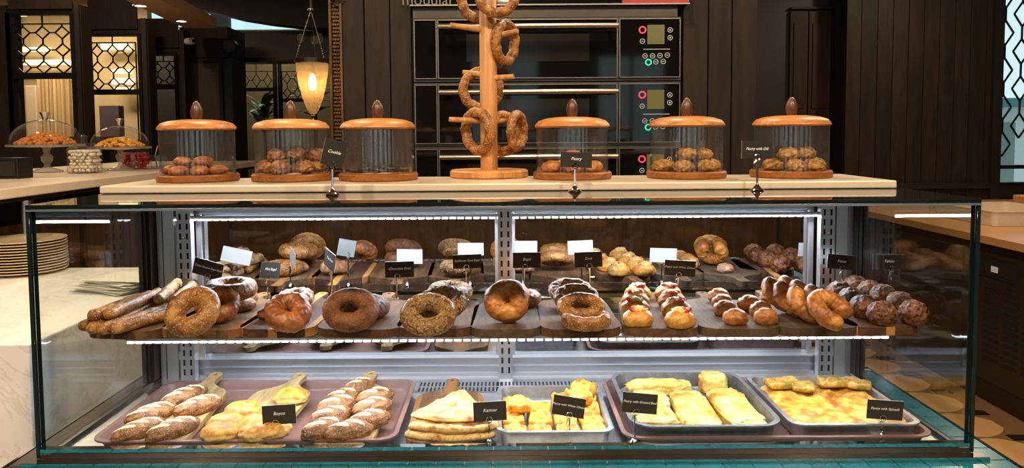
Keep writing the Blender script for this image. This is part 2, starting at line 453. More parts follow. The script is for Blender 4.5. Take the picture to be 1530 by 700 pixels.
M['counterdark'] = plain('dark_counter_laminate', '231a13', 0.45, var=0.15, vscale=6)
M['blackslot'] = plain('black_slot', '060505', 0.8)
M['worktop'] = plain('tan_stone_top', 'b98a5a', 0.35, var=0.05, vscale=12)
M['floorgrout'] = plain('floor_brown_band', '6e5236', 0.5, var=0.1, vscale=8)
M['floortile'] = plain('floor_beige_tile', 'b8905e', 0.4, var=0.06, vscale=7)
M['floordark'] = plain('floor_dark_inset', '1c1510', 0.4)
# baked goods
M['sesame'] = bread('sesame_crust', '70401a', '9c6228', 'c08a44', seeds='dcb274', seedscale=210, seedthr=0.27, bmp=0.9)
M['choc'] = bread('chocolate_crust', '4d2712', '70401f', '8a5228', seeds='9a6232', seedscale=210, seedthr=0.24, coat=0.0, rough=0.65, bmp=0.8)
M['bagel'] = bread('bagel_crust', '93501c', 'bd7630', 'd89a4e', scale=26, bmp=0.35, coat=0.15)
M['dusted'] = bread('dusted_crust', '7d4a2a', 'a57148', 'cfa986', scale=40, bmp=0.5, coat=0.0)
M['pretzel'] = bread('pretzel_crust', '6d3616', '99552a', 'bb743a', scale=30, bmp=0.4, coat=0.2)
M['seedring'] = bread('dark_ring_crust', '5a3418', '7a4d26', '96683a', seeds='b08a56', seedscale=200, seedthr=0.3)
M['stickpale'] = bread('floured_stick', '8d5c36', 'b98d62', 'dcc09a', scale=60, bmp=0.8)
M['sunseed'] = plain('sunflower_seed', '9a784a', 0.5, var=0.4, vscale=90)
M['cheeseroll'] = bread('soft_roll', 'b8702a', 'd8963a', 'e8b45c', scale=22, bmp=0.2, coat=0.2)
M['tomato'] = plain('tomato_strip', 'd23c14', 0.35, var=0.2, vscale=90)
M['cheese'] = plain('melted_cheese', 'f0cf86', 0.5, var=0.15, vscale=120, bmp=0.4)
M['glazed'] = bread('glazed_roll', '93521f', 'b87536', 'd49852', scale=22, bmp=0.25, coat=0.25)
M['crackle'] = bread('crackled_bun', '3e1d0b', '6b3917', 'a3662c', scale=90, seeds='2a1408', seedscale=130, seedthr=0.28, bmp=1.0, coat=0.1)
M['loaf'] = bread('crusty_loaf', '5a3614', '80522a', 'a37038', pale='fbeab4', seeds='c99c62', seedscale=210, seedthr=0.24, bmp=0.8, coat=0.0)
M['flaky'] = bread('golden_flaky', 'b4620f', 'e0a234', 'efc860', scale=38, bmp=1.0, coat=0.0)
M['flakyfoot'] = bread('golden_flaky_bun', '96520f', 'cc8a24', 'e6b850', scale=48, bmp=0.9, coat=0.15, topdark='dcbc70')
M['flat'] = bread('griddled_flatbread', '96561c', 'd8b26c', 'e6ca88', scale=34, bmp=0.4, coat=0.0, rough=0.6)
M['borek'] = bread('pale_pastry', 'b87218', 'dcb452', 'ecd484', scale=24, bmp=0.8, coat=0.0)
M['pie'] = bread('spinach_pie', '944c10', 'c88a2c', 'e0b858', scale=26, bmp=1.0, coat=0.0)
M['piegreen'] = bread('spinach_piece', '6c6a1c', 'c08a30', 'e0b458', scale=50, bmp=0.9)
M['cookie'] = bread('brown_cookie', '7c4519', 'a56228', 'c07e3a', scale=40, bmp=0.4)
M['rusk'] = bread('rough_scone', '5a3214', '935a24', 'bf883a', scale=60, bmp=1.0)
M['darkcookie'] = bread('dark_cookie', '1c0f0a', '2b1810', '3e2618', scale=60, bmp=0.8)
M['dill'] = bread('dill_pastry', '67401a', 'a87426', 'd2a34a', scale=70, bmp=1.0)
M['orangecake'] = plain('orange_sweets', 'b8702a', 0.5, var=0.35, vscale=90, bmp=0.5)
def marble():
    n = NT('white_marble'); v = n.coords(rnd=False)
    f = n.noise(v, 3.0, 8, 0.65, 2.0)
    c = n.ramp(f, [(0.47, lin('f0eeea')), (0.495, lin('a89c8c')), (0.52, lin('f0eeea'))])
    n.link(n.mix(0.72, c, lin('f0eeea')), n.b.inputs['Base Color']); n.b.inputs['Roughness'].default_value = 0.3
    return n.m
M['marble'] = marble()
def lampglass(name='amber_lamp_glass', tint=(0.98, 0.90, 0.76), c1=(0.95, 0.80, 0.58, 1), c2=(0.75, 0.62, 0.45, 1), amt=0.22):
    m = glass(name, tint, 1.5); t = m.node_tree; old = t.nodes['Material Output'].inputs['Surface'].links[0].from_socket
    tl = t.nodes.new('ShaderNodeBsdfTranslucent'); tl.inputs[0].default_value = c1
    df = t.nodes.new('ShaderNodeBsdfDiffuse'); df.inputs[0].default_value = c2
    a = t.nodes.new('ShaderNodeMixShader'); a.inputs[0].default_value = 0.35; t.links.new(tl.outputs[0], a.inputs[1]); t.links.new(df.outputs[0], a.inputs[2])
    b = t.nodes.new('ShaderNodeMixShader'); b.inputs[0].default_value = amt; t.links.new(old, b.inputs[1]); t.links.new(a.outputs[0], b.inputs[2])
    t.links.new(b.outputs[0], t.nodes['Material Output'].inputs['Surface']); return m
M['lampglass'] = lampglass()
M['crystal'] = lampglass('cut_crystal', (0.95, 0.95, 0.94), (0.8, 0.78, 0.72, 1), (0.85, 0.83, 0.78, 1), 0.25)
M['jarglass'] = lampglass('jar_glass_film', (0.985, 0.985, 0.985), (0.8, 0.8, 0.8, 1), (0.85, 0.86, 0.88, 1), 0.018)

# ------------------------------------------------------------------ the room
def px2x(px, d): return at(px, 200, d).x
def px2z(py, d, px=755): return at(px, py, d).z
def struct(o): return tag(o, kind='structure')

fl = struct(boxm(-6.2, 6.2, -4, 10.2, -0.06, 0.0).build('floor', M['floorgrout']))
# patterned floor tiles in view to the right of the case
TS = 0.31
def ogee(w, l, n=10):
    pts = []
    for k in range(n + 1):
        t = k / n; pts.append((w / 2 * (0.30 + 0.70 * math.sin(PI * t) ** 0.8), -l / 2 + l * t))
    return pts + [(-x, y) for x, y in reversed(pts)]
og = ogee(TS * 0.95, TS * 1.0)
tm = MB().loft([[(x, y, 0.0005) for x, y in og], [(x, y, 0.004) for x, y in og]]).mesh('tile'); tm.materials.append(M['floortile'])
im = boxm(-0.045, 0.045, -0.03, 0.03, 0.0005, 0.0045).mesh('inset'); im.materials.append(M['floordark'])
for i in range(6):
    for j in range(16):
        x = 1.02 + i * TS; y = 1.7 + j * TS
        if x > 2.45: continue
        obj('tile', tm, None, fl, (x, y, 0), (0, 0, PI / 2))
        if i < 5: obj('inset', im, None, fl, (x + TS / 2, y + TS / 2, 0))
ce = struct(boxm(-6.2, 6.2, -4, 8.2, 3.0, 3.1).build('ceiling', M['ceiling']))
struct(boxm(-6.3, -6.2, -4, 10.2, 0, 3.1).build('wall_left', M['wall']))
struct(boxm(6.2, 6.3, -4, 6.2, 0, 3.1).build('wall_right', M['wall']))
wf = MB().box(-6.3, 6.3, -4.1, -4.0, 0, 0.75).box(-6.3, 6.3, -4.1, -4.0, 2.55, 3.1)
for k in range(8): wf.box(-6.3 + k * 1.7, -5.6 + k * 1.7, -4.1, -4.0, 0.75, 2.55)
wf = struct(wf.build('wall_front', M['carve']))
for k in range(7):                         # tall street windows opposite the counter
    x = -5.6 + k * 1.7
    w_ = struct(MB().box(x, x + 0.06, -4.08, -4.0, 0.75, 2.55).box(x + 0.94, x + 1.0, -4.08, -4.0, 0.75, 2.55).box(x + 0.06, x + 0.94, -4.08, -4.0, 0.75, 0.83).box(x + 0.06, x + 0.94, -4.08, -4.0, 2.47, 2.55)
                .box(x + 0.48, x + 0.52, -4.07, -4.01, 0.83, 2.47).build('window_%d' % (20 + k), M['frame_black']))
    boxm(x + 0.06, x + 0.94, -4.06, -4.055, 0.83, 2.47).build('pane', M['glass'], w_)

# wall with the oven niche (plane d = 3.0)
D0 = 3.0
def wallplanks(name, edges, d, z0, z1, mat, thick=0.03, gap=0.006):
    w = struct(boxm(px2x(edges[0], d), px2x(edges[-1], d), d + thick, d + 0.3, z0, z1).build(name, M['wall_black']))
    for a, b in zip(edges[:-1], edges[1:]):
        boxm(px2x(a, d) + gap / 2, px2x(b, d) - gap / 2, d, d + thick + 0.001, z0, z1).build('plank', mat, w)
    return w
wallplanks('wall_oven_left', [514, 547, 585, 617], D0, 0, 2.98, M['wall'])
wallplanks('wall_oven_right', [1019, 1057, 1092, 1130], D0, 0, 2.98, M['wall'])
struct(boxm(px2x(617, D0), px2x(1019, D0), D0 + 0.25, D0 + 0.35, 0, 2.98).build('wall_niche', M['wall_black']))
# carved edge of the pillar
tr = struct(boxm(px2x(495, D0), px2x(514, D0), D0 + 0.02, D0 + 0.3, 0, 2.98).build('trim_1', M['carve']))
mb = MB()
xa, xb = px2x(499, D0), px2x(510, D0)
for k in range(110):
    z = 1.3 + k * 0.0148
    for c in range(3):
        x = xa + (xb - xa) * (c + 0.5) / 3 + (0.002 if k % 2 else -0.002)
        mb.bar((x - 0.004, D0 + 0.012, z), (x + 0.004, D0 + 0.012, z + 0.004), 0.010, 0.009)
tag(mb.build('carving', M['carve'], tr), kind='stuff')
boxm(px2x(495, D0), px2x(498, D0), D0 - 0.005, D0 + 0.02, 0, 2.98).build('moulding', M['carve'], tr)
boxm(px2x(511, D0), px2x(514, D0), D0 - 0.005, D0 + 0.02, 0, 2.98).build('moulding', M['carve'], tr)

# recess with panelled cupboard doors, then the boarded pillar
D1, D2 = 6.3, 6.0
wr = struct(boxm(px2x(1120, D1), px2x(1285, D1), D1 + 0.03, D1 + 0.2, 0, 2.98).build('wall_recess', M['wall_black']))
for i, (a, b) in enumerate(((1178, 1204), (1206, 1238), (1240, 1266))):
    dr = boxm(px2x(a, D1), px2x(b, D1), D1 - 0.01, D1 + 0.03, 0.0, px2z(20, D1)).build('door_%d' % (i + 1), M['door_wood']); struct(dr)
    boxm(px2x(a + 5, D1), px2x(b - 5, D1), D1 - 0.022, D1 - 0.01, px2z(165, D1), px2z(38, D1)).build('raised_panel', M['door_wood'], dr)
    boxm(px2x(a + 5, D1), px2x(b - 5, D1), D1 - 0.022, D1 - 0.01, px2z(290, D1), px2z(180, D1)).build('raised_panel', M['door_wood'], dr)
boxm(px2x(1178, D1), px2x(1270, D1), D1 - 0.02, D1 + 0.03, px2z(17, D1), px2z(14, D1)).build('moulding', M['door_wood'], wr)
ed = [1262, 1284, 1308, 1331, 1354, 1377, 1400, 1423, 1446, 1470, 1491]
wp = wallplanks('wall_back', ed, D2, 0, 2.98, M['wall'])
boxm(px2x(1262, D2), px2x(1491, D2), D2 - 0.03, D2 + 0.001, px2z(282, D2, 1400), px2z(273, D2, 1400)).build('ledge', M['wall_black'], wp)
boxm(px2x(1478, D2), px2x(1491, D2), D2 - 0.04, D2 + 0.001, 0, 2.98).build('post', M['wall_black'], wp)

struct(boxm(-1.3, px2x(1121, D1), D1 + 0.05, D1 + 0.2, 0, 2.98).build('wall_behind_ovens', M['wall_black']))
struct(boxm(-1.35, -1.3, D1 + 0.05, 9.7, 0, 2.98).build('wall_return', M['wall_black']))
# leaded window beyond the pillar
def seg_bars(segs, w, d, mat, name, parent):
    m = MB()
    for (x1, z1), (x2, z2) in segs: m.bar((x1, d, z1), (x2, d, z2), w)
    return m.build(name, mat, parent, world=False)
xw0, xw1 = px2x(1491, D2), px2x(1491, D2) + 0.72
zw0, zw1 = px2z(247, D2, 1510), 2.75
wn = struct(MB().box(xw0, xw0 + 0.03, D2, D2 + 0.08, zw0 - 0.15, zw1).box(xw1 - 0.03, xw1, D2, D2 + 0.08, zw0 - 0.15, zw1)
            .box(xw0, xw1, D2, D2 + 0.08, zw0 - 0.03, zw0).box(xw0, xw1, D2, D2 + 0.08, zw1, zw1 + 0.3)
            .box(xw0, xw1, D2, D2 + 0.08, zw0 - 0.17, zw0 - 0.14).build('window_1', M['frame_black']))
segs = []
cw, chh = 0.135, 0.30
for i in range(6):
    for j in range(8):
        cx_, cz_ = xw0 + 0.06 + i * cw, zw0 + 0.02 + j * chh + (chh / 2 if i % 2 else 0)
        segs += [((cx_, cz_ + 0.05), (cx_ - cw / 2 * 0.98, cz_ + 0.15)), ((cx_, cz_ + 0.05), (cx_ + cw / 2 * 0.98, cz_ + 0.15)),
                 ((cx_ - cw / 2, cz_ + 0.15), (cx_, cz_ + 0.25)), ((cx_ + cw / 2, cz_ + 0.15), (cx_, cz_ + 0.25)), ((cx_, cz_ + 0.25), (cx_, cz_ + 0.35))]
for j in range(3): segs.append(((xw0, zw0 + 0.12 + j * 0.62), (xw1, zw0 + 0.12 + j * 0.62)))
segs = [s for s in segs if max(s[0][0], s[1][0]) < xw1 - 0.02 and max(s[0][1], s[1][1]) < zw1]
seg_bars(segs, 0.012, D2 + 0.04, M['frame_black'], 'lattice', wn)
boxm(xw0 + 0.03, xw1 - 0.03, D2 + 0.05, D2 + 0.054, zw0, zw1).build('pane', M['glass'], wn)
struct(boxm(px2x(1491, D2), 6.2, D2, D2 + 0.2, 0, zw0 - 0.17).build('wall_under_window', M['wall_black']))
struct(boxm(xw1, 6.2, D2, D2 + 0.2, zw0 - 0.17, 2.98).build('wall_beside_window', M['wall_black']))
# white house across the yard with shutters, seen through the leaded panes
hs = thing('house', 'white house with grey shutters seen outside the leaded window', 'house', (6.4, 9.6, 0))
boxm(-1.2, 2.2, 0, 0.3, 0, 1.75).build('wall', plain('white_render', 'cfd6d2', 0.8), hs)
boxm(-1.3, 2.3, -0.15, 0.35, 1.75, 1.86).build('cornice', plain('teal_cornice', '4d7f88', 0.7), hs)
for k in range(4): boxm(-0.9 + k * 0.8, -0.6 + k * 0.8, -0.02, 0.01, 0.5, 1.55).build('shutter', plain('shutter_grey', '7d8a84', 0.7), hs)

# ------------------------------------------------------------------ left part of the cafe
def window_wall(name, d, xa, xb, oa, ob, oy0, oy1, zt=2.33):
    """wall panel between pixel columns xa..xb at depth d with an opening oa..ob, oy0..oy1"""
    X = lambda p: px2x(p, d); z0, z1 = px2z(oy1, d, oa), px2z(oy0, d, oa)
    m = MB().box(X(xa), X(oa), d, d + 0.12, 0, zt).box(X(ob), X(xb), d, d + 0.12, 0, zt)
    m.box(X(oa), X(ob), d, d + 0.12, 0, z0).box(X(oa), X(ob), d, d + 0.12, z1, zt)
    return struct(m.build(name, M['wall'])), X(oa), X(ob), z0, z1
def diamond_lattice(x0, x1, z0, z1, nx, nz):
    s = []; cw, ch = (x1 - x0) / nx, (z1 - z0) / nz
    for i in range(nx):
        for j in range(nz):
            cx_, cz_ = x0 + (i + .5) * cw, z0 + (j + .5) * ch; a, b = cw * 0.36, ch * 0.36
            P = [(cx_, cz_ + b), (cx_ + a, cz_), (cx_, cz_ - b), (cx_ - a, cz_)]
            s += [(P[k], P[(k + 1) % 4]) for k in range(4)]
            s += [(P[0], (cx_, cz_ + ch / 2)), (P[1], (cx_ + cw / 2, cz_)), (P[2], (cx_, cz_ - ch / 2)), (P[3], (cx_ - cw / 2, cz_))]
    return s
def lattice_window(n, d, xa, xb, zt, zb, ya, yb, nx, nz, inset=6, glassmat='glass'):
    """black iron window: frame, lattice in its upper part, pane"""
    X = lambda p: px2x(p, d); Z = lambda p: px2z(p, d, xa)
    x0, x1 = X(xa), X(xb)
    m = MB()
    for a, b in (((x0, Z(zt)), (x1, Z(zt))), ((x0, Z(zb)), (x0, Z(zt))), ((x1, Z(zb)), (x1, Z(zt))), ((x0, Z(yb)), (x1, Z(yb)))):
        m.bar((a[0], d, a[1]), (b[0], d, b[1]), 0.035, 0.04)
    w = struct(m.build('window_%d' % n, M['frame_black']))
    xi0, xi1 = X(xa + inset), X(xb - inset)
    s = diamond_lattice(xi0, xi1, Z(yb), Z(ya), nx, nz)
    s += [((xi0, Z(zb)), (xi0, Z(ya))), ((xi1, Z(zb)), (xi1, Z(ya))), ((xi0, Z(ya)), (xi1, Z(ya))), (((xi0 + xi1) / 2, Z(ya)), ((xi0 + xi1) / 2, Z(zt)))]
    seg_bars(s, 0.0085, d + 0.005, M['frame_black'], 'lattice', w)
    boxm(x0, x1, d + 0.012, d + 0.016, Z(zb), Z(zt)).build('pane', M[glassmat], w)
    return w
w1, *_ = window_wall('wall_window_bay', 5.0, -60, 128, 22, 117, 18, 205)
lattice_window(2, 5.02, 22, 117, 19, 205, 36, 114, 3, 3, 4)
w2, *_ = window_wall('wall_second_bay', 5.6, 117, 226, 130, 215, 50, 210)
lattice_window(3, 5.62, 130, 215, 51, 210, 64, 138, 3, 3, 8)
w3, *_ = window_wall('wall_third_bay', 6.2, 214, 279, 227, 268, 78, 215)
lattice_window(4, 6.22, 227, 268, 80, 215, 92, 130, 2, 2, 3)
for w, d, xs, yy in ((w1, 5.0, (120, 127), (0, 205)), (w2, 5.6, (218, 225), (0, 200))):
    boxm(px2x(xs[0], d), px2x(xs[1], d), d - 0.02, d + 0.001, 0, 2.33).build('post', M['wall_black'], w)
for w, d, a, b, y0, y1 in ((w1, 5.0, 22, 117, -14, 14), (w2, 5.6, 140, 212, -4, 44), (w3, 6.2, 225, 272, 28, 72)):
    boxm(px2x(a, d), px2x(b, d), d - 0.015, d + 0.001, px2z(y1, d, a), px2z(y0, d, a)).build('raised_panel', M['wall'], w)
# lounge behind the windows
struct(boxm(px2x(-40, 7.6), px2x(226, 7.6), 7.6, 7.7, 0, 3.0).build('wall_lounge', M['beigewall']))
struct(boxm(px2x(210, 7.4), px2x(352, 7.4), 7.4, 7.5, 0, 2.40).build('wall_lounge_end', M['wall_black']))
cs = thing('cove_light', 'warm glowing light cove high on the lounge wall behind the lattice window', 'light', (px2x(60, 7.4), 7.5, 2.3))
for y0, y1, a, b in ((71, 77, 30, 80), (90, 97, 25, 108), (17, 24, 25, 45)):
    boxm(px2x(a, 7.45), px2x(b, 7.45), 7.42, 7.48, px2z(y1, 7.45, a), px2z(y0, 7.45, a)).build('light_strip', M['cove'], cs, world=True)
cs2 = thing('cove_light', 'row of warm light strips seen through the second lattice window', 'light', (px2x(185, 7.4), 7.5, 2.1))
for y0, y1, a, b in ((66, 74, 158, 200), (104, 110, 172, 200), (117, 126, 172, 202), (131, 138, 175, 200)):
    boxm(px2x(a, 7.45), px2x(b, 7.45), 7.42, 7.48, px2z(y1, 7.45, a), px2z(y0, 7.45, a)).build('light_strip', M['cove'], cs2, world=True)
area('lounge_fill', (px2x(80, 6.6), 6.7, 2.8), (0, 0, 0), 0.9, 0.3, 42, WARM)  # unseen fill lamp without a fixture, added to brighten the lounge wall
m = MB(); n = 60; xa, xb = px2x(57, 7.3), px2x(108, 7.3)
loop0 = []; 
for k in range(n + 1):
    x = xa + (xb - xa) * k / n; y = 7.3 + 0.025 * math.sin(k * 0.9) + 0.01 * math.sin(k * 2.3)
    loop0.append((x, y))
zc0, zc1 = 0.001, px2z(114, 7.3, 80)
vs = [(x, y, zc0) for x, y in loop0] + [(x, y, zc1) for x, y in loop0] + [(x, y + 0.01, zc0) for x, y in loop0] + [(x, y + 0.01, zc1) for x, y in loop0]
q = n + 1
m.add(vs, [(k, k + 1, q + k + 1, q + k) for k in range(n)] + [(2 * q + k + 1, 2 * q + k, 3 * q + k, 3 * q + k + 1) for k in range(n)], 0, True)
tag(m.build('curtain', M['curtain']), 'beige pleated curtain hanging in the lounge behind the lattice window', 'curtain')
tag(boxm(px2x(40, 7.2), px2x(56, 7.2), 7.2, 7.24, 0.001, px2z(128, 7.2, 45)).build('door_leaf', M['plate']), 'pale narrow door leaf beside the beige lounge curtain', 'door')
bevel(bpy.data.objects['door_leaf'], 0.006)
bn = thing('bench', 'dark plum upholstered bench behind the second lattice window', 'bench', (px2x(150, 7.0), 7.0, 0))
boxm(px2x(128, 7.0), px2x(158, 7.0), 6.9, 7.3, 0, 1.45).build('seat', M['purple'], bn, world=True)
boxm(px2x(128, 7.0), px2x(158, 7.0), 7.25, 7.35, 1.45, 1.75).build('backrest', M['purple'], bn, world=True)

# column with cane panel, camera and speaker
dC = 6.5
co = struct(boxm(px2x(276, dC), px2x(334, dC), dC, dC + 0.4, 0, px2z(41, dC, 300)).build('wall_column', M['wall']))
boxm(px2x(275, dC), px2x(346, dC), dC - 0.03, dC + 0.4, px2z(86, dC, 300), px2z(41, dC, 300)).build('head_block', M['wall'], co)
boxm(px2x(334, dC), px2x(346, dC), dC + 0.05, dC + 0.4, 0, px2z(86, dC, 300)).build('return_panel', M['wall_black'], co)
boxm(px2x(288, dC), px2x(330, dC), dC - 0.008, dC + 0.001, px2z(186, dC, 300), px2z(95, dC, 300)).build('cane_panel', M['cane'], co)
sc = thing('security_camera', 'small white bullet security camera fixed on the dark column', 'camera', at(276, 62, 6.12))
MB().tube([(0, 0.06, 0), (0.02, 0.0, 0.0)], 0.012).build('bracket', M['camwhite'], sc)
MB().lathe([(0.0, -0.02), (0.028, -0.018), (0.03, 0.05), (0.022, 0.065), (0.0, 0.066)], 20).build('housing', M['camwhite'], sc, (0.03, 0, 0), (R(90), 0, R(60)))
MB().lathe([(0.0, 0.0), (0.016, 0.0), (0.016, 0.008), (0.0, 0.009)], 16).build('lens', M['frame_black'], sc, (0.086, -0.033, 0), (R(90), 0, R(60)))
sp = thing('wall_speaker', 'round black loudspeaker on the side of the dark column', 'speaker', at(347, 70, 6.45))
MB().lathe([(0.0, 0.0), (0.05, 0.0), (0.062, 0.03), (0.06, 0.09), (0.0, 0.10)], 24).build('cabinet', M['frame_black'], sp, None, (R(90), 0, 0))
MB().lathe([(0.035, 0.0), (0.045, 0.004), (0.0, 0.006)], 24).build('grille', M['wall_black'], sp, (0, -0.1, 0), (R(90), 0, 0))

# far windows with plants behind
wl = struct(boxm(px2x(345, 7.6), px2x(505, 7.6), 7.6, 7.8, px2z(93, 7.6, 420), px2z(46, 7.6, 420)).build('wall_lintel', M['wall_black']))
boxm(px2x(345, 7.6), px2x(505, 7.6), 7.55, 7.61, px2z(93, 7.6, 420), px2z(90, 7.6, 420)).build('moulding', M['wall'], wl)
lattice_window(5, 8.3, 357, 413, 93, 262, 107, 134, 3, 1, 3)
lattice_window(6, 8.3, 420, 472, 93, 262, 107, 150, 3, 2, 3)
struct(boxm(px2x(330, 9.6), -1.35, 9.6, 9.7, 0, px2z(44, 9.6, 420)).build('wall_far', plain('olive_brown_wall', '5f5135', 0.9, var=0.2, vscale=3)))
area('far_light', (px2x(400, 9), 9.0, 2.85), (0, 0, 0), 0.6, 0.3, 14, WARM)
lm = None
def leafmesh(L, w):
    m = MB(); n = 6; L1 = []; 
    vs = []
    for k in range(n + 1):
        t = k / n; ww = w * math.sin(PI * min(0.98, 0.06 + 0.92 * t)) ; z = L * (t - 0.55 * t * t); x = L * t * 0.85
        vs += [(x, -ww / 2, z - 0.01), (x, 0, z), (x, ww / 2, z - 0.01)]
    fs = []
    for k in range(n): fs += [(3 * k, 3 * k + 1, 3 * k + 4, 3 * k + 3), (3 * k + 1, 3 * k + 2, 3 * k + 5, 3 * k + 4)]
    return organic(vs, fs, 'leaf')
def plant(px, py, d, label, nleaf, L, seed):
    rnd = random.Random(seed); b = at(px, py, d); b.z = 0
    p = thing('potted_plant', label, 'plant', b); h = at(px, py, d).z
    MB().lathe([(0.0, 0), (0.13, 0), (0.17, 0.32), (0.15, 0.32), (0.0, 0.30)], 24).build('pot', M['wall_black'], p)
    MB().tube([(0, 0, 0.3), (0.02, 0, 0.3 + (h - 0.3) * 0.5), (0, 0, h)], 0.018, 8).build('stem', M['carve'], p)
    me = leafmesh(L, L * 0.24); me.materials.append(M['leaf'])
    for k in range(nleaf):
        a = rnd.uniform(0, 2 * PI); o = obj('leaf', me, None, p, (0, 0, h + rnd.uniform(-0.22, 0.12)), (0, rnd.uniform(-0.7, 0.55), a)); s_ = rnd.uniform(0.7, 1.15); o.scale = (s_, s_, s_)
plant(394, 172, 8.8, 'leafy green indoor plant behind the lattice window near the column', 30, 0.38, 1)
plant(468, 150, 9.12, 'tall green indoor plant behind the lattice window near the hanging lantern', 26, 0.32, 2)

# soffit with spotlights, clerestory and curved beam
zs = 2.33
pts = [on(-40, -60, zs), on(-40, -60, zs), on(140, -22, zs), on(276, 42, zs), on(324, 42, zs), on(215, -12, zs), on(120, -60, zs)][1:]
struct(MB().loft([[(p.x, p.y, zs) for p in pts], [(p.x, p.y, zs + 0.08) for p in pts]]).build('ceiling_soffit', M['soffit']))
for px, py, lab in ((210, 8, 'small lit spotlight in the beige soffit farther from the column'), (271, 31, 'small lit spotlight in the beige soffit right above the column')):
    s_ = thing('ceiling_spotlight', lab, 'spotlight', on(px, py, zs))
    MB().lathe([(0.035, -0.006), (0.05, -0.006), (0.05, 0.0), (0.035, 0.0)], 24, closed=True).build('rim', M['camwhite'], s_)
    MB().lathe([(0.0, -0.003), (0.035, -0.003), (0.035, 0.0), (0.0, 0.0)], 24).build('lens', M['spot'], s_)
dB = 7.2
m = MB(); lo = []
for k in range(13):
    bp = ((150, -16), (190, -7), (234, 2), (278, 11), (322, 19), (354, 27), (398, 34), (442, 39), (470, 41), (486, 42), (494, 42.5), (500, 43), (512, 43.5))
    px, py = bp[k]; p = at(px, py, dB); lo.append((p.x, p.z))
m.loft([[(x, y, z) for y, z in ((dB, z0), (dB, 3.0), (dB + 0.25, 3.0), (dB + 0.25, z0))] for x, z0 in lo])
struct(m.build('trim_2', M['beam']))
struct(boxm(px2x(320, 9.3), px2x(346, 9.3), 9.3, 9.4, px2z(60, 9.3, 330), 3.4).build('trim_3', M['beam']))
wc = struct(MB().box(px2x(-100, 9.9), px2x(520, 9.9), 9.9, 9.95, px2z(50, 9.9, 300), px2z(46, 9.9, 300)).build('window_7', M['frame_black']))
boxm(px2x(150, 9.92), px2x(510, 9.92), 9.92, 9.93, px2z(47, 9.9, 300), 3.4).build('pane', glass('sky_pane', (0.9, 0.97, 1.0)), wc)

# ------------------------------------------------------------------ hanging lantern on its bracket
dL = 2.9
lp = at(468, 172, dL)
ln = thing('hanging_lantern', 'lit fluted glass lantern hanging on chains from a wall bracket', 'lantern', lp)
px_m = dL / FPX
H = 78 * px_m
prof = [(0.006, 0.0), (0.014, 0.006), (0.026, 0.03), (0.040, 0.07), (0.051, 0.115), (0.058, 0.16), (0.061, H)]
MB().lathe(prof + [(r - 0.002, z) for r, z in reversed(prof)], 72, flute=lambda a, z: 0.03 * math.cos(18 * a), closed=False).build('glass_bell', M['lampglass'], ln)
MB().lathe([(0.058, H - 0.004), (0.066, H - 0.004), (0.067, H + 0.012), (0.064, H + 0.014), (0.058, H + 0.010)], 40, closed=True).build('rim', M['darkmetal'], ln)
MB().lathe([(0.0, -0.03), (0.007, -0.024), (0.004, -0.012), (0.010, -0.004), (0.006, 0.004), (0.0, 0.004)], 20).build('finial', M['darkmetal'], ln)
MB().lathe([(0.0, 0.095), (0.012, 0.10), (0.016, 0.12), (0.012, 0.145), (0.006, 0.16), (0.0, 0.16)], 20).build('bulb', M['bulb'], ln)
MB().tube([(0, 0, 0.16), (0, 0, H + 0.01)], 0.006).build('lamp_holder', M['darkmetal'], ln)
MB().bar((-0.06, 0, H + 0.004), (0.06, 0, H + 0.004), 0.006).build('cross_bar', M['darkmetal'], ln)
hz = H + 0.125
for k in range(3):
    a = R(90 + 120 * k)
    r1 = Vector((0.062 * math.cos(a), 0.062 * math.sin(a), H + 0.012)); r2 = Vector((0.042 * math.cos(a), 0.042 * math.sin(a), H + 0.075)); top = Vector((0, 0, H + 0.20))
    m = MB(); pts = [r1.lerp(r2, t / 6) for t in range(7)]
    for p, q in zip(pts[:-1], pts[1:]): m.tube([p, p.lerp(q, 0.5), q], [0.0015, 0.0035, 0.0015], 6)
    m.tube([r2, top], 0.0012, 6); ch = m.build('chain', M['darkmetal'], ln)
    MB().lathe([(0.0, -0.018), (0.010, -0.014), (0.014, 0.0), (0.010, 0.014), (0.0, 0.018)], 16).build('glass_ball', M['jarglass'], ln, (r2.x, r2.y, H + 0.09))
MB().lathe([(0.0, 0), (0.014, 0.003), (0.010, 0.012), (0.0, 0.014)], 16).build('ceiling_cap', M['darkmetal'], ln, (0, 0, H + 0.196))
ax = px2x(497, dL) - lp.x
MB().tube([(0, 0, H + 0.2), (0, 0, H + 0.245), (0.012, 0, H + 0.256), (0.03, 0, H + 0.257), (ax, 0.02, H + 0.262)], 0.006, 10).build('bracket_arm', M['darkmetal'], ln)
MB().lathe([(0.0, 0.0), (0.03, 0.0), (0.03, 0.01), (0.012, 0.02), (0.0, 0.02)], 20).build('wall_plate', M['darkmetal'], ln, (ax + 0.012, 0.11, H + 0.262), (R(90), 0, R(0)))
pl = bpy.data.lights.new('lantern_light', 'POINT'); pl.energy = 2.2; pl.color = (1, 0.62, 0.28); pl.shadow_soft_size = 0.012
po = bpy.data.objects.new('lantern_light', pl); po.location = lp + Vector((0, 0, 0.12)); COL.objects.link(po)

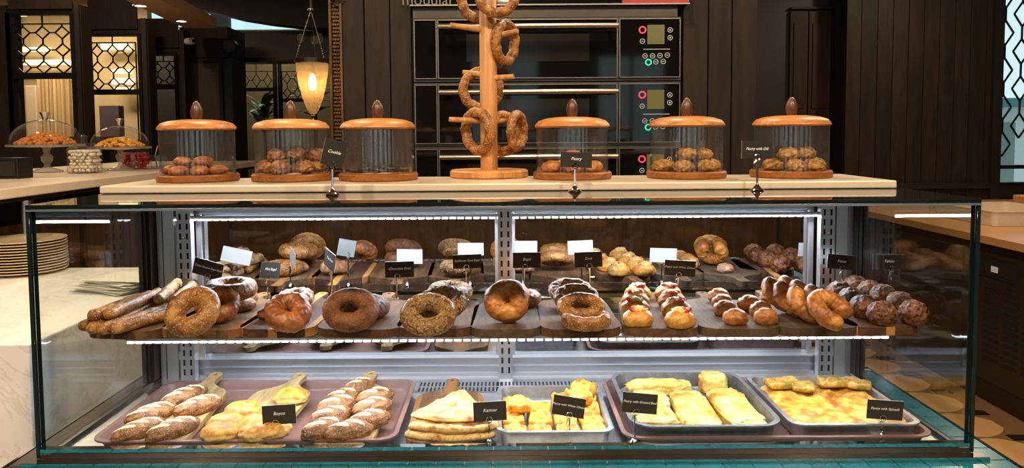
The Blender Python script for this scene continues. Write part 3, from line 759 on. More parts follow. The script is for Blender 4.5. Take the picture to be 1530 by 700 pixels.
# ------------------------------------------------------------------ deck ovens
dO = 2.98
def OX(p): return px2x(p, dO)
def OZ(p): return px2z(p, dO, 800)
def ringm(r, t, depth=0.003):
    return MB().lathe([(r - t, 0), (r, 0), (r, depth), (r - t, depth)], 28, closed=True)
def deck(y0, y1, label):
    t = thing('deck_oven', label, 'oven', (OX(820), dO + 0.1, OZ(y1)))
    b = lambda name, x0, x1, ya, yb, d0, d1, mat, par=t: boxm(OX(x0), OX(x1), d0, d1, OZ(yb), OZ(ya)).build(name, mat, par, world=True)
    b('body', 619, 1017, y0 - 3, y1 + 4, dO + 0.012, dO + 0.24, M['ovenbody'])
    for nm, x0, x1 in (('left_panel', 621, 654), ('door', 656, 922), ('control_panel', 925, 1015)):
        p = b(nm, x0, x1, y0, y1, dO - 0.004, dO + 0.02, M['ovenglass'])
        m = MB(); X0, X1, Z0, Z1 = OX(x0), OX(x1), OZ(y1), OZ(y0); e = 0.0024
        for q in ((X0, X0 + e, Z0, Z1), (X1 - e, X1, Z0, Z1), (X0, X1, Z0, Z0 + e), (X0, X1, Z1 - e, Z1)): m.box(q[0], q[1], dO - 0.007, dO - 0.003, q[2], q[3])
        m.build('edge_trim', M['oventrim'], p)
        if nm == 'door':
            o = boxm(OX(698), OX(880), dO - 0.006, dO - 0.003, OZ(y0 + 63), OZ(y0 + 22)).build('window', M['ovenwindow'], p)
            h = MB().tube([(OX(658), dO - 0.045, OZ(y0 + 12)), (OX(921), dO - 0.045, OZ(y0 + 12))], 0.0105, 14)
            for xx in (670, 910): h.tube([(OX(xx), dO - 0.045, OZ(y0 + 12)), (OX(xx), dO, OZ(y0 + 15))], 0.008, 10)
            h.build('handle', M['ovenbrass'], p)
        if nm == 'control_panel':
            def put(name, mesh, mat, x, y, extra=0):
                o = mesh.build(name, mat, p); o.location = Vector((OX(x), dO - 0.004, OZ(y))); o.rotation_euler = (R(90), 0, 0); return o
            tag(put('power_ring', ringm(0.0145, 0.0042), M['redled'], 959, y0 + 17), 'glowing red power ring')
            tag(put('start_ring', ringm(0.0130, 0.0042), M['greenled'], 968, y0 + 65.5), 'glowing green ring')
            put('display', MB().box(-0.034, 0.034, -0.038, 0.038, 0, 0.002), M['display'], 979, y0 + 24)
            put('divider', MB().box(-0.053, 0.053, -0.001, 0.001, 0, 0.0015), M['icon'], 980, y0 + 46)
            for x, y in ((959, 34), (1000, 17.5), (1000, 29), (963, 56), (974, 56), (985, 55.5), (996, 55), (979, 65), (990, 64.5)):
                mb_ = ringm(0.0100, 0.0018, 0.0015)
                if x == 1000:
                    s_ = 1 if y < 20 else -1
                    mb_.loft([[(-0.004, -0.003 * s_, 0), (0.004, -0.003 * s_, 0), (0, 0.005 * s_, 0)], [(-0.004, -0.003 * s_, 0.0015), (0.004, -0.003 * s_, 0.0015), (0, 0.005 * s_, 0.0015)]])
                else: mb_.box(-0.004, 0.004, -0.0012, 0.0012, 0, 0.0015)
                put('button', mb_, M['icon'], x, y0 + y)
    return t
deck(29, 117, 'topmost of three stacked black deck ovens, directly under the steel hood')
deck(126, 214, 'middle one of three stacked black deck ovens')
deck(222, 310, 'lowest of three stacked black deck ovens, partly behind the glass jars')
hd = thing('oven_hood', 'black oven hood fascia with a red panel above the stacked ovens', 'oven hood', (OX(820), dO + 0.1, OZ(26)))
boxm(OX(619), OX(1012), dO + 0.01, dO + 0.24, OZ(25.5), OZ(9)).build('steel_band', M['ovenbody'], hd, world=True)
boxm(OX(617), OX(1026), dO - 0.02, dO + 0.24, OZ(8), OZ(-70)).build('fascia', M['ovenglass'], hd, world=True)
boxm(OX(928), OX(1025), dO - 0.024, dO - 0.02, OZ(7.5), OZ(-68)).build('red_panel', M['ovenred'], hd, world=True)
boxm(OX(616), OX(1027), dO - 0.028, dO - 0.012, OZ(9.5), OZ(7.5)).build('edge_trim', M['oventrim'], hd, world=True)
o = obj('lettering', textmesh('modular', 0.062, 0), plain('grey_print', '6f6d66', 0.6), hd); o.rotation_euler = (R(90), 0, 0); o.location = Vector((OX(643), dO - 0.0215, OZ(0.5))) - Vector(hd.location)

# ------------------------------------------------------------------ right-hand service counter
XR = 2.55
ct = thing('service_counter', 'dark service counter with tan stone top and a slotted vent panel', 'counter', (XR + 0.35, 4.0, 0))
W = dict(parent=ct, world=True)
boxm(XR + 0.02, XR + 0.75, 1.9, 5.95, 0.0, 0.85).build('body', M['counterdark'], **W)
boxm(XR - 0.01, XR + 0.78, 1.88, 5.96, 0.85, 0.89).build('worktop', M['worktop'], **W)
def cy(px): return (XR) * FPX / (px - CX)          # depth at which the counter front shows at a pixel column
vp = boxm(XR + 0.004, XR + 0.021, 3.24, 4.05, 0.12, 0.80).build('vent_panel', M['counterdark'], **W)
sm = boxm(-0.002, 0.004, -0.055, 0.055, -0.007, 0.007).mesh('vent_slot'); sm.materials.append(M['blackslot'])
for r in range(12):
    for c in range(3):
        if c == 0 and r > 8: continue
        obj('vent_slot', sm, None, vp, (XR + 0.002, 3.55 + c * 0.15, 0.24 + r * 0.035))
cb = boxm(XR - 0.002, XR + 0.006, 3.66, 3.95, 0.68, 0.77).build('thermostat', M['blackslot'], **W)
boxm(XR - 0.005, XR, 3.69, 3.92, 0.695, 0.755).build('face_plate', M['counterdark'], cb)
boxm(XR - 0.008, XR - 0.004, 3.79, 3.84, 0.71, 0.74).build('dial', M['icon'], cb)
for a, b, z0, z1 in ((2.45, 3.22, 0.12, 0.80), (1.95, 2.42, 0.12, 0.80), (4.10, 4.9, 0.12, 0.8), (4.93, 5.9, 0.12, 0.8)):
    boxm(XR + 0.004, XR + 0.021, a, b, z0, z1).build('door', M['counterdark'], **W)
def tray(name, w, d, h, rc, mat, parent=None, flare=0.012, lip=0.006, t=0.0025, **kw):
    L = [rrect(w - 2 * flare, d - 2 * flare, rc, 6, z=0), rrect(w - 2 * lip, d - 2 * lip, rc + 0.004, 6, z=h - 0.003), rrect(w, d, rc + 0.006, 6, z=h - 0.003), rrect(w, d, rc + 0.006, 6, z=h),
         rrect(w - 2 * lip - 2 * t, d - 2 * lip - 2 * t, rc + 0.002, 6, z=h), rrect(w - 2 * flare - 2 * t, d - 2 * flare - 2 * t, rc, 6, z=t + 0.003), rrect(w - 2 * flare - 2 * t - 0.01, d - 2 * flare - 2 * t - 0.01, rc - 0.003, 6, z=t)]
    return MB().loft(L, smooth=True).build(name, mat, parent, **kw)
p = on(1512, 337, 0.89)
o = tray('sheet_pan', 0.50, 0.62, 0.085, 0.03, M['slab'], flare=0.01, loc=(p.x + 0.10, p.y + 0.25, 0.891)); tag(o, 'shallow tan tray on the stone-topped service counter', 'tray')
for k, (x, y, lab) in enumerate(((3.10, 5.10, 'g'), (3.18, 5.16, 'g'), (3.26, 5.10, 'g'), (3.02, 5.18, 'g'), (3.12, 5.30, 'g'), (3.22, 5.30, 'g'))):
    g = MB().lathe([(0.030, 0.09), (0.0, 0.09), (0.0, 0.085), (0.028, 0.085), (0.036, 0.0), (0.038, 0.0), (0.031, 0.088)], 24).build('tumbler', M['jarglass'], None, (x, y, 0.891))
    tag(g, 'upside-down glass tumbler in the cluster on the service counter', 'glass', 'upturned tumblers on the service counter')
wb = thing('wooden_caddy', 'small light wooden caddy with a black hook beside the tumblers', 'caddy', (3.62, 5.05, 0.891))
bevel(boxm(-0.09, 0.09, -0.08, 0.08, 0, 0.11).build('box', M['standwood'], wb), 0.006)
MB().tube([(-0.05, -0.085, 0.03), (-0.06, -0.1, 0.05), (-0.03, -0.1, 0.075), (-0.03, -0.085, 0.09)], 0.008, 8).build('hook', M['frame_black'], wb)
boxm(XR + 0.02, XR + 1.6, 5.0, 5.96, 0.0, 0.85).build('end_body', M['counterdark'], **W)
boxm(XR + 0.78, XR + 1.6, 4.4, 5.96, 0.85, 0.89).build('end_top', M['worktop'], **W)

# ------------------------------------------------------------------ left: marble block, plates, napkins, high bar
mbk = tag(bevel(boxm(-2.6, -1.05, 1.6, 2.55, 0.0, 0.995).build('marble_counter', M['marble']), 0.004), 'white veined marble counter block beside the glass display case', 'counter')
pp = on(-2, 418, 0.995)
pm = MB().lathe([(0.0, 0.0), (0.075, 0.0), (0.08, 0.003), (0.128, 0.010), (0.130, 0.013), (0.126, 0.0135), (0.078, 0.007), (0.0, 0.006)], 48).mesh('plate'); pm.materials.append(M['plate'])
for k in range(12):
    tag(obj('plate', pm, None, None, (pp.x + random.uniform(-.002, .002), pp.y + 0.13, 0.9955 + k * 0.0092)), 'topmost cream china plate of the stack on the marble counter' if k == 11 else 'lowest cream china plate of the stack, on the marble itself' if k == 0 else 'cream china plate inside the tall stack on the marble counter', 'plate', 'stacked cream plates')
np_ = on(175, 440, 0.995)
ns = thing('paper_stack', 'loose fanned stack of white paper sheets on the marble counter', 'paper', (np_.x - 0.05, np_.y + 0.08, 0.996), R(-18))
for k in range(12):
    o = slab(rr2(0.20, 0.15, 0.004, 2, 0.03), 0.0016, 3, 0.0012, 20, k, 0.0006, name='sheet'); q = obj('sheet', o, M['paper'], ns, (random.uniform(-.02, .02) + 0.004 * k, random.uniform(-.012, .012), k * 0.0035), (random.uniform(-.01, .01), random.uniform(-.01, .01), random.uniform(-.25, .25)))
HB = 1.28
hb = thing('bar_counter', 'high bar counter with pale stone top and brown panelled front', 'counter', (-1.95, 3.6, 0))
W = dict(parent=hb, world=True)
bevel(boxm(-2.55, -1.65, 2.20, 5.0, HB - 0.035, HB).build('worktop', M['slab'], **W), 0.004)
boxm(-2.40, -1.86, 2.62, 4.95, 0.0, HB - 0.035).build('body', M['wall'], **W)
for k in range(4): boxm(-1.862, -1.845, 2.66 + k * 0.58, 3.18 + k * 0.58, 0.30, 1.12).build('front_panel', M['carve'], **W)
boxm(-1.80, -1.66, 2.24, 4.95, HB - 0.05, HB - 0.035).build('apron', M['darkmetal'], **W)
for y in (2.65, 3.5, 4.5): MB().tube([(-1.72, y, 0), (-1.72, y, HB - 0.05)], 0.02, 12).build('leg', M['steel'], **W)

def cake_stand(px, py, dia, label, sweets, mat, h=0.13):
    p = on(px, py, HB); t = thing('cake_stand', label, 'cake stand', (p.x, p.y + dia * 0.2, HB + 0.0005))
    r = dia / 2
    MB().lathe([(0, 0), (r * 0.42, 0), (r * 0.40, 0.008), (r * 0.10, 0.025), (r * 0.07, 0.04), (r * 0.14, 0.055), (r * 0.16, 0.075), (r * 0.08, 0.09), (r * 0.12, h - 0.012), (r, h - 0.006), (r * 1.0, h + 0.004), (0, h)], 48).build('pedestal', M['crystal'], t)
    dp = [(r * 0.93 * math.cos(R(a)), h + 0.004 + r * 0.72 * math.sin(R(a)) ** 0.9) for a in range(0, 85, 7)] + [(0.012, h + 0.004 + r * 0.725)]
    d = MB().lathe(dp, 48).build('dome', M['jarglass'], t)
    MB().lathe([(0.0, 0), (0.012, 0), (0.014, 0.012), (0.024, 0.034), (0.0, 0.036)], 24, (0, 0, h + 0.004 + r * 0.722)).build('knob', M['chrome'], d)
    return t, (p.x, p.y + dia * 0.2, HB + h + 0.001), r
def mound(name, label, loc, r, h, n, mat, s, seed):
    rnd = random.Random(seed); m = MB(); bm_ = blob(s, s * 0.8, s * 0.6, 0.8, 8, 5, 0.1, 2, seed)
    V = [v.co.copy() for v in bm_.vertices]; F = [tuple(p.vertices) for p in bm_.polygons]
    for k in range(n):
        a = rnd.uniform(0, 2 * PI); q = math.sqrt(rnd.uniform(0, 1)); z = max(0, h * (1 - q * q) * rnd.uniform(0.75, 1.0))
        rot = Euler((0, 0, rnd.uniform(0, 6))).to_matrix()
        m.add([rot @ v + Vector((q * r * math.cos(a), q * r * math.sin(a), z)) for v in V], F, 0, True)
    o = m.build(name, mat, None, loc); tag(o, label, 'sweets', kind='stuff'); return o
t, l, r = cake_stand(58, 259, 0.33, 'large glass-domed cake stand of orange sweets beside the white candy jar', 0, 0)
mound('sweets', 'heap of orange sweets under the larger glass dome', l, r * 0.76, 0.050, 260, M['orangecake'], 0.013, 3)
t, l, r = cake_stand(172, 256, 0.285, 'smaller glass-domed cake stand of yellow sweets beside the red candy jar', 0, 0, 0.115)
mound('sweets', 'heap of yellow sweets under the smaller glass dome', l, r * 0.76, 0.040, 220, M['flaky'], 0.012, 4)
def candy_jar(px, py, w, d, h, label, clabel, mat, seed, lid):
    p = on(px, py, HB); t = thing('candy_jar', label, 'jar', (p.x, p.y + d / 2, HB + 0.0005))
    L = [rrect(w, d, 0.012, 4, z=0), rrect(w, d, 0.012, 4, z=h * 0.9), rrect(w * 0.8, d * 0.8, 0.012, 4, z=h), rrect(w * 0.78, d * 0.78, 0.012, 4, z=h), rrect(w - 0.006, d - 0.006, 0.010, 4, z=h * 0.89), rrect(w - 0.006, d - 0.006, 0.010, 4, z=0.004)]
    MB().loft(L, smooth=True).build('body', M['jarglass'], t)
    if lid:
        MB().lathe([(0, h), (w * 0.42, h), (w * 0.44, h + 0.006), (w * 0.36, h + 0.014), (0.012, h + 0.016), (0.012, h + 0.03), (0.016, h + 0.045), (0.0, h + 0.055)], 28).build('lid', M['jarglass'], t)
    rnd = random.Random(seed); m = MB(); bm_ = blob(0.011, 0.008, 0.008, 1, 8, 6, 0, 1, 0); V = [v.co.copy() for v in bm_.vertices]; F = [tuple(q.vertices) for q in bm_.polygons]
    nx = int((w - 0.01) / 0.019); ny = int((d - 0.01) / 0.019); nz = int(h * 0.86 / 0.0145)
    for k in range(nz):
        for i in range(nx):
            for j in range(ny):
                if 0 < i < nx - 1 and 0 < j < ny - 1 and k < nz - 1: continue
                rot = Euler((rnd.uniform(-.5, .5), rnd.uniform(-.5, .5), rnd.uniform(0, 3))).to_matrix()
                m.add([rot @ v + Vector((-w / 2 + 0.015 + (i + (0.4 if k % 2 else 0)) * (w - 0.034) / max(1, nx - 1), -d / 2 + 0.016 + j * (d - 0.032) / max(1, ny - 1), 0.006 + k * 0.0145)) for v in V], F, 0, True)
    tag(m.build('candies', mat, None, (p.x, p.y + d / 2, HB + 0.001)), clabel, 'candy', kind='stuff')
candy_jar(117, 260, 0.115, 0.115, 0.125, 'square glass jar filled with white sugared almonds', 'white sugared almonds filling the square glass jar', M['white_candy'], 1, True)
candy_jar(193, 253, 0.12, 0.11, 0.085, 'low square glass jar filled with red candies', 'red candies filling the low glass jar', M['red_candy'], 2, False)
p = on(232, 252, HB)
gt = thing('tumbler', 'short clear glass tumbler holding silver tongs on the bar', 'glass', (p.x, p.y + 0.04, HB + 0.0005))
MB().lathe([(0, 0), (0.038, 0), (0.042, 0.07), (0.040, 0.07), (0.036, 0.006), (0, 0.006)], 28).build('cup', M['jarglass'], gt)
tg = MB()
tg.tube([(-0.01, 0, 0.008), (-0.016, 0, 0.07), (-0.004, 0, 0.115), (0.004, 0, 0.118), (0.012, 0, 0.11), (0.018, 0, 0.06)], 0.003, 8)
tag(tg.build('tongs', M['chrome'], None, (p.x, p.y + 0.04, HB + 0.0005)), 'small silver sugar tongs standing in the glass tumbler', 'tongs')
p = on(8, 268, HB)
bx = thing('napkin_dispenser', 'black box dispenser at the end of the bar beside the large cake stand', 'dispenser', (p.x, p.y + 0.06, HB + 0.0005))
bevel(boxm(-0.07, 0.045, -0.05, 0.05, 0, 0.085).build('case', M['frame_black'], bx), 0.004)
boxm(-0.05, 0.035, -0.052, -0.05, 0.012, 0.07).build('front_plate', M['wall_black'], bx)

# ------------------------------------------------------------------ tiled counter base under the case
HW = 0.838                                   # half width of the case
pb = thing('tiled_counter', 'counter base edged in teal glazed tiles under the display case', 'counter', (0, 1.5, 0))
W = dict(parent=pb, world=True)
boxm(-0.888, 0.888, 1.12, 1.80, 0.0, 0.856).build('body', M['plinth'], **W)
boxm(-0.888, 0.888, 1.12, 1.80, 0.856, 0.8615).build('grout_bed', M['grout'], **W)
tme = bevel_t = boxm(-0.0475 / 2 - 0.0005, 0.0475 / 2 + 0.0005, -0.0775, 0.0775, 0.0, 0.0042).mesh('tile'); tme.materials.append(M['teal'])
for k in range(35):
    x = -0.862 + k * 0.0507
    obj('tile', tme, None, pb, (x, 1.20 - 1.5, 0.8615))
tms = boxm(-0.0235, 0.0235, -0.0235, 0.0235, 0.0, 0.0042).mesh('tile'); tms.materials.append(M['teal'])
boxm(-0.886, -HW - 0.002, 1.28, 1.80, 0.8615, 0.8657).build('steel_edge', M['darkmetal'], **W)
for sx in (1,):
    for k in range(10):
        obj('tile', tms, None, pb, (sx * 0.863, 1.3045 + k * 0.05 - 1.5, 0.8615))
for sx in (-1, 1): boxm(sx * 0.8905 - 0.0025, sx * 0.8905 + 0.0025, 1.12, 1.80, 0.85, 0.867).build('edge_trim', M['chrome'], **W)

# ------------------------------------------------------------------ display case
YF, YB, ZT, ZD = 1.300, 1.70, 1.330, 0.868
MIR = 1.775
dc = thing('display_case', 'glass bakery display case with one lit shelf and mirrored back', 'display case', (0, 1.5, 0.866))
W = dict(parent=dc, world=True)
def pane(name, x0, x1, y0, y1, z0, z1, axis, mat, edge, parent=dc):
    m = MB().box(x0, x1, y0, y1, z0, z1); me = m.mesh(name)
    me.materials.append(mat); me.materials.append(edge)
    for p in me.polygons:
        p.material_index = 0 if abs(p.normal[axis]) > 0.5 else 1
    return obj(name, me, None, parent, world=True)
pane('front_glass', -HW, HW, YF, YF + 0.006, 0.872, ZT - 0.008, 1, M['glass'], M['glassedge'])
for sx in (-1, 1):
    x = sx * (HW - 0.004); pane('side_glass', x - 0.004, x + 0.004, YF + 0.0065, YB, 0.872, ZT - 0.008, 0, M['sideglass'], M['glassedge'])
    boxm(sx * HW - 0.010, sx * HW + 0.004, YB, YB + 0.014, 0.872, ZT - 0.008).build('corner_post', M['frame_black'], **W)
    boxm(sx * (HW + 0.001) - 0.003, sx * (HW + 0.001) + 0.003, YF - 0.003, YF + 0.0005, 0.872, ZT - 0.008).build('corner_seal', M['glassedge'], **W)
    boxm(sx * 0.832 - 0.006, sx * 0.832 + 0.006, YB + 0.014, 1.80, 0.872, ZT - 0.008).build('back_corner_panel', M['wall_black'], **W)
bevel(boxm(-HW - 0.004, HW + 0.004, YF - 0.004, 1.82, ZT - 0.008, ZT).build('top_glass', M['topglass'], **W), 0.001)
boxm(-HW - 0.004, HW + 0.004, YF - 0.0048, YF - 0.004, ZT - 0.0115, ZT - 0.008).build('front_rail', M['steel'], **W)
# deck
dk = boxm(-HW + 0.010, HW - 0.010, YF + 0.012, MIR, ZD - 0.003, ZD).build('deck', M['steel'], **W)
mv = MB()
for a, b in ((-0.20, -0.005), (-0.02, 0.215)):
    n_ = int((b - a) / 0.0085)
    for k in range(n_):
        x = a + (k + .5) * (b - a) / n_
        for y in (1.655, 1.69): mv.box(x - 0.0022, x + 0.0022, y - 0.013, y + 0.013, ZD - 0.0005, ZD + 0.0004)
        mv.box(x - 0.0025, x + 0.0025, YF + 0.020, YF + 0.026, ZD - 0.0005, ZD + 0.0004)
tag(mv.build('vent_slots', M['blackslot'], dk), kind='stuff')
boxm(-HW, HW, YF - 0.002, YF + 0.012, 0.8712, 0.8885).build('front_sill', M['chrome'], **W)
boxm(-0.856, 0.856, 1.277, YF - 0.002, 0.8664, 0.8710).build('plinth_ledge', M['darkmetal'], **W)
boxm(-0.858, 0.858, 1.275, 1.277, 0.8660, 0.8720).build('ledge_edge', M['chrome'], **W)
for sx in (-1, 1): boxm(sx * (HW - 0.012) - 0.004, sx * (HW - 0.012) + 0.004, YF + 0.012, YB, ZD - 0.004, ZD + 0.008).build('side_sill', M['darkmetal'], **W)
# back: rails, standards, two mirrored sliding doors
boxm(-0.826, 0.826, 1.760, 1.80, ZD, 0.912).build('bottom_rail', M['alu'], **W)
MB().box(-0.826, 0.826, 1.748, 1.760, ZD, 0.875).box(-0.826, 0.826, 1.750, 1.760, 0.889, 0.892).box(-0.826, 0.826, 1.750, 1.760, 0.9085, 0.912).build('rail_track', M['alu'], **W)
boxm(-0.826, 0.826, 1.72, 1.80, 1.283, 1.32).build('top_rail', M['wall_black'], **W)
for x, w in ((-0.792, 0.026), (0.798, 0.026)):
    boxm(x - w / 2, x + w / 2, 1.735, 1.80, ZD, 1.30).build('frame_bar', M['alu'], **W)
for x, w in ((-0.816, 0.012), (0.820, 0.012)): boxm(x - w / 2, x + w / 2, 1.74, 1.80, ZD, 1.30).build('frame_bar', M['alu'], **W)
for x in (-0.752, 0.002, 0.760):
    s_ = boxm(x - 0.0165, x + 0.0165, 1.725, 1.745, ZD, 1.285).build('slotted_standard', M['alu'], **W)
    m = MB()
    for k in range(17):
        z = 0.882 + k * 0.0232
        for dx in (-0.008, 0.008): m.box(x + dx - 0.0024, x + dx + 0.0024, 1.7245, 1.726, z, z + 0.0145)
    tag(m.build('slots', M['blackslot'], s_), kind='stuff')
    MB().lathe([(0, 0), (0.0035, 0), (0.003, 0.002), (0, 0.0025)], 12).build('screw', M['chrome'], s_, (x, 1.7245, 1.21), (R(90), 0, 0))
for x0, x1 in ((-0.742, -0.010), (0.014, 0.746)):
    d_ = boxm(x0, x1, MIR, MIR + 0.006, 0.912, 1.283).build('mirror_door', M['mirror'], **W)
    MB().box(x0, x0 + 0.012, MIR - 0.004, MIR + 0.008, 0.912, 1.283).box(x1 - 0.012, x1, MIR - 0.004, MIR + 0.008, 0.912, 1.283).build('door_frame', M['alu'], d_)
boxm(-0.742, 0.742, MIR - 0.010, MIR + 0.008, 1.262, 1.283).build('door_top_rail', M['alu'], **W)
# LED bars
def led_bar(name, x0, x1, y, z, n_, rot, par=dc):
    b_ = MB().box(x0, x1, y - 0.009, y + 0.009, z + 0.002, z + 0.008).build(name, M['alu'], par, world=True)
    m = MB(); st = (x1 - x0) / n_
    for k in range(n_):
        x = x0 + (k + .5) * st
        m.box(x - st * 0.36, x + st * 0.36, y - 0.0098, y + 0.006, z - 0.0012, z + 0.0022)
    tag(m.build('diodes', M['led'], b_), kind='stuff'); return b_
led_bar('led_bar', -0.778, 0.778, 1.738, 1.252, 84, 0)
sh = pane('shelf', -0.815, 0.815, 1.450, 1.735, 1.052, 1.060, 2, M['glass'], M['edgegreen'])
led_bar('shelf_led_bar', -0.752, 0.765, 1.456, 1.040, 84, 0)
for sx in (-1, 1):
    boxm(sx * 0.748 - 0.004, sx * 0.748 + 0.004, 1.462, 1.73, 1.035, 1.052).build('shelf_bracket', M['steel'], **W)
boxm(0.002 - 0.004, 0.002 + 0.004, 1.462, 1.73, 1.035, 1.052).build('shelf_bracket', M['steel'], **W)

# stone slab on the case top
tag(bevel(boxm(-0.848, 0.818, 1.54, 1.80, ZT + 0.0005, ZT + 0.0165).build('countertop_slab', M['slab']), 0.003), 'cream stone slab lying on the case top under the jars', 'countertop')
ZS = ZT + 0.0165

# ------------------------------------------------------------------ jars on the slab
def jar(px, py, label, lidmat, dia=0.166, h=0.100):
    c = on(px, py, ZS); r = dia / 2; x, y = c.x * 1.0, c.y
    t = thing('pastry_jar', label, 'jar', (x, y, ZS + 0.0004), random.uniform(-0.6, 0.6))
    rb = r * 1.08
    MB().lathe([(0, 0), (rb - 0.003, 0), (rb, 0.003), (rb, 0.013), (rb - 0.003, 0.016), (0, 0.016)], 56).build('base', M['basewood'], t)
    MB().lathe([(r - 0.004, 0.0163), (r - 0.004, 0.016 + h), (r - 0.0015, 0.016 + h), (r - 0.0015, 0.0163)], 72, closed=True).build('glass_cylinder', M['jarglass'], t)
    z0 = 0.0162 + h
    rl = r * 1.03
    ld = MB().lathe([(0, z0), (rl - 0.003, z0), (rl, z0 + 0.003), (rl - 0.002, z0 + 0.008), (rl * 0.90, z0 + 0.015), (rl * 0.7, z0 + 0.0205), (rl * 0.4, z0 + 0.0235), (0, z0 + 0.0245)], 56).build('lid', lidmat, t)
    zk = z0 + 0.024
    MB().lathe([(0, zk), (0.0095, zk), (0.0125, zk + 0.008), (0.0138, zk + 0.016), (0.012, zk + 0.027), (0.007, zk + 0.037), (0.0025, zk + 0.0415), (0, zk + 0.042)], 28).build('knob', M['knobwood'], ld)
    return Vector((x, y, ZS + 0.0168)), r
def bake(name, me, mat, loc, rot=(0, 0, 0), label='', cat='pastry', group=None, scale=None):
    o = obj(name, me, mat, None, loc, rot); tag(o, label, cat, group)
    if scale: o.scale = (scale,) * 3 if isinstance(scale, (int, float)) else scale
    return o
jar_y = 271
J = []
for px, lab, lm in ((297, 'wooden-lidded glass jar of smooth brown cookies', 'lidwood'), (437, 'wooden-lidded glass jar of rough brown scones on baking paper', 'lidwood_b'), (566, 'wooden-lidded glass jar with flat dark cookies on paper', 'lidwood_b'),
                    (855, 'wooden-lidded glass jar of small rolls behind the pastry card', 'lidwood_b'), (1025, 'wooden-lidded glass jar of flaky pastries, with no card before it', 'lidwood'), (1181, 'wooden-lidded glass jar of herb pastries behind the dill card', 'lidwood')):
    c0 = 267 - (px - 755) * 0.007
    J.append(jar(px, c0 + 0.5, lab, M[lm]))
def fill(j, spots, mk, mat, label, grp, name):
    c, r = j
    for k, (dx, dy, dz, rz) in enumerate(spots):
        bake(name, mk(k), mat, c + Vector((dx, dy, dz)), (random.uniform(-.12, .12), random.uniform(-.12, .12), rz), label, 'pastry', grp)
ck = [blob(0.022, 0.020, 0.012, 0.7, 22, 12, 0.04, 2.5, s) for s in range(3)]
fill(J[0], [(-0.052, -0.02, 0, 0), (-0.022, -0.052, 0, 1), (0.024, -0.050, 0, 2), (0.053, -0.018, 0, 0.5), (-0.02, 0.0, 0, 3), (0.022, 0.0, 0, .4), (-0.024, -0.028, 0.0195, 2), (0.021, -0.028, 0.0195, 1), (0, 0.03, 0.0195, 1)], lambda k: ck[k % 3], M['cookie'], 'smooth round brown cookie heaped in the glass jar', 'cookies in the jar', 'cookie')
rk = [blob(0.025, 0.022, 0.017, 0.6, 26, 16, 0.28, 5, s + 10) for s in range(3)]
fill(J[1], [(-0.05, -0.022, 0.003, 0), (-0.012, -0.05, 0.003, 1), (0.040, -0.040, 0.003, 2), (0.055, 0.005, 0.003, 2), (0.0, 0.01, 0.003, .5), (-0.027, -0.018, 0.0285, 2), (0.012, -0.005, 0.032, 1), (0.05, 0.01, 0.028, 1)], lambda k: rk[k % 3], M['rusk'], 'rough craggy brown scone heaped in the glass jar', 'scones in the jar', 'scone')
dkc = [slab([(0.021 * math.cos(a * PI / 12), 0.021 * math.sin(a * PI / 12)) for a in range(24)], 0.010, 4, 0.003, 90, s) for s in range(3)]
fill(J[2], [(-0.047, -0.03, 0.002, 0), (-0.022, -0.035, 0.006, 0), (0.012, -0.045, 0.002, 1), (0.035, -0.04, 0.006, 1), (0.054, -0.005, 0.002, 1), (-0.01, 0.01, 0.002, 2), (0.03, 0.02, 0.002, 0)], lambda k: dkc[k % 3], M['darkcookie'], 'flat dark chocolate cookie lying in the glass jar', 'dark cookies in the jar', 'cookie')
rl = [blob(0.023, 0.020, 0.015, 0.7, 26, 14, 0.08, 3, s + 20, fn=lambda n: (-0.08 * math.exp(-((n.x * 0.7 + n.y) / 0.12) ** 2) if n.z > 0 else 0, 0)) for s in range(3)]
fill(J[3], [(-0.048, -0.028, 0, 0), (0.0, -0.052, 0, 1), (0.046, -0.030, 0, 2), (0.02, 0.0, 0, .5), (-0.025, 0.005, 0, .5), (0.0, -0.02, 0.024, 2)], lambda k: rl[k % 3], M['bagel'], 'small golden brown roll lying in the glass jar', 'rolls in the jar', 'roll')
fp = [blob(0.025, 0.021, 0.016, 0.6, 26, 14, 0.2, 4, s + 30) for s in range(3)]
fill(J[4], [(-0.055, -0.015, 0, 0), (-0.018, -0.050, 0, 1), (0.034, -0.045, 0, 2), (0.058, 0.005, 0, 1), (0.005, 0.005, 0, 2), (-0.005, -0.025, 0.027, 2), (0.035, -0.01, 0.025, 1)], lambda k: fp[k % 3], M['dill'], 'flaky browned pastry heaped in the glass jar', 'flaky pastries in the jar', 'pastry')
fill(J[5], [(-0.050, -0.028, 0, 0.4), (-0.010, -0.054, 0, 1.6), (0.034, -0.045, 0, 2.2), (0.058, 0.000, 0, 1.2), (0.005, 0.002, 0, 2.4), (-0.014, -0.025, 0.026, 2), (0.030, -0.012, 0.026, 1)], lambda k: fp[(k + 1) % 3], M['dill'], 'herb-flecked browned pastry heaped in the jar behind the dill card', 'dill pastries in the jar', 'pastry')
for j, lab in ((J[1], 'sheet of baking paper under the rough scones'), (J[2], 'crumpled baking paper under the dark cookies')):
    o = slab([((0.070 + 0.004 * math.cos(5 * a)) * math.cos(a), (0.070 + 0.004 * math.cos(5 * a)) * math.sin(a)) for a in [k * PI / 20 for k in range(40)]], 0.0012, 6, 0.0035, 40, 4, 0.0004)
    bake('baking_paper', o, M['parch'], j[0], (0, 0, 0), lab, 'paper')

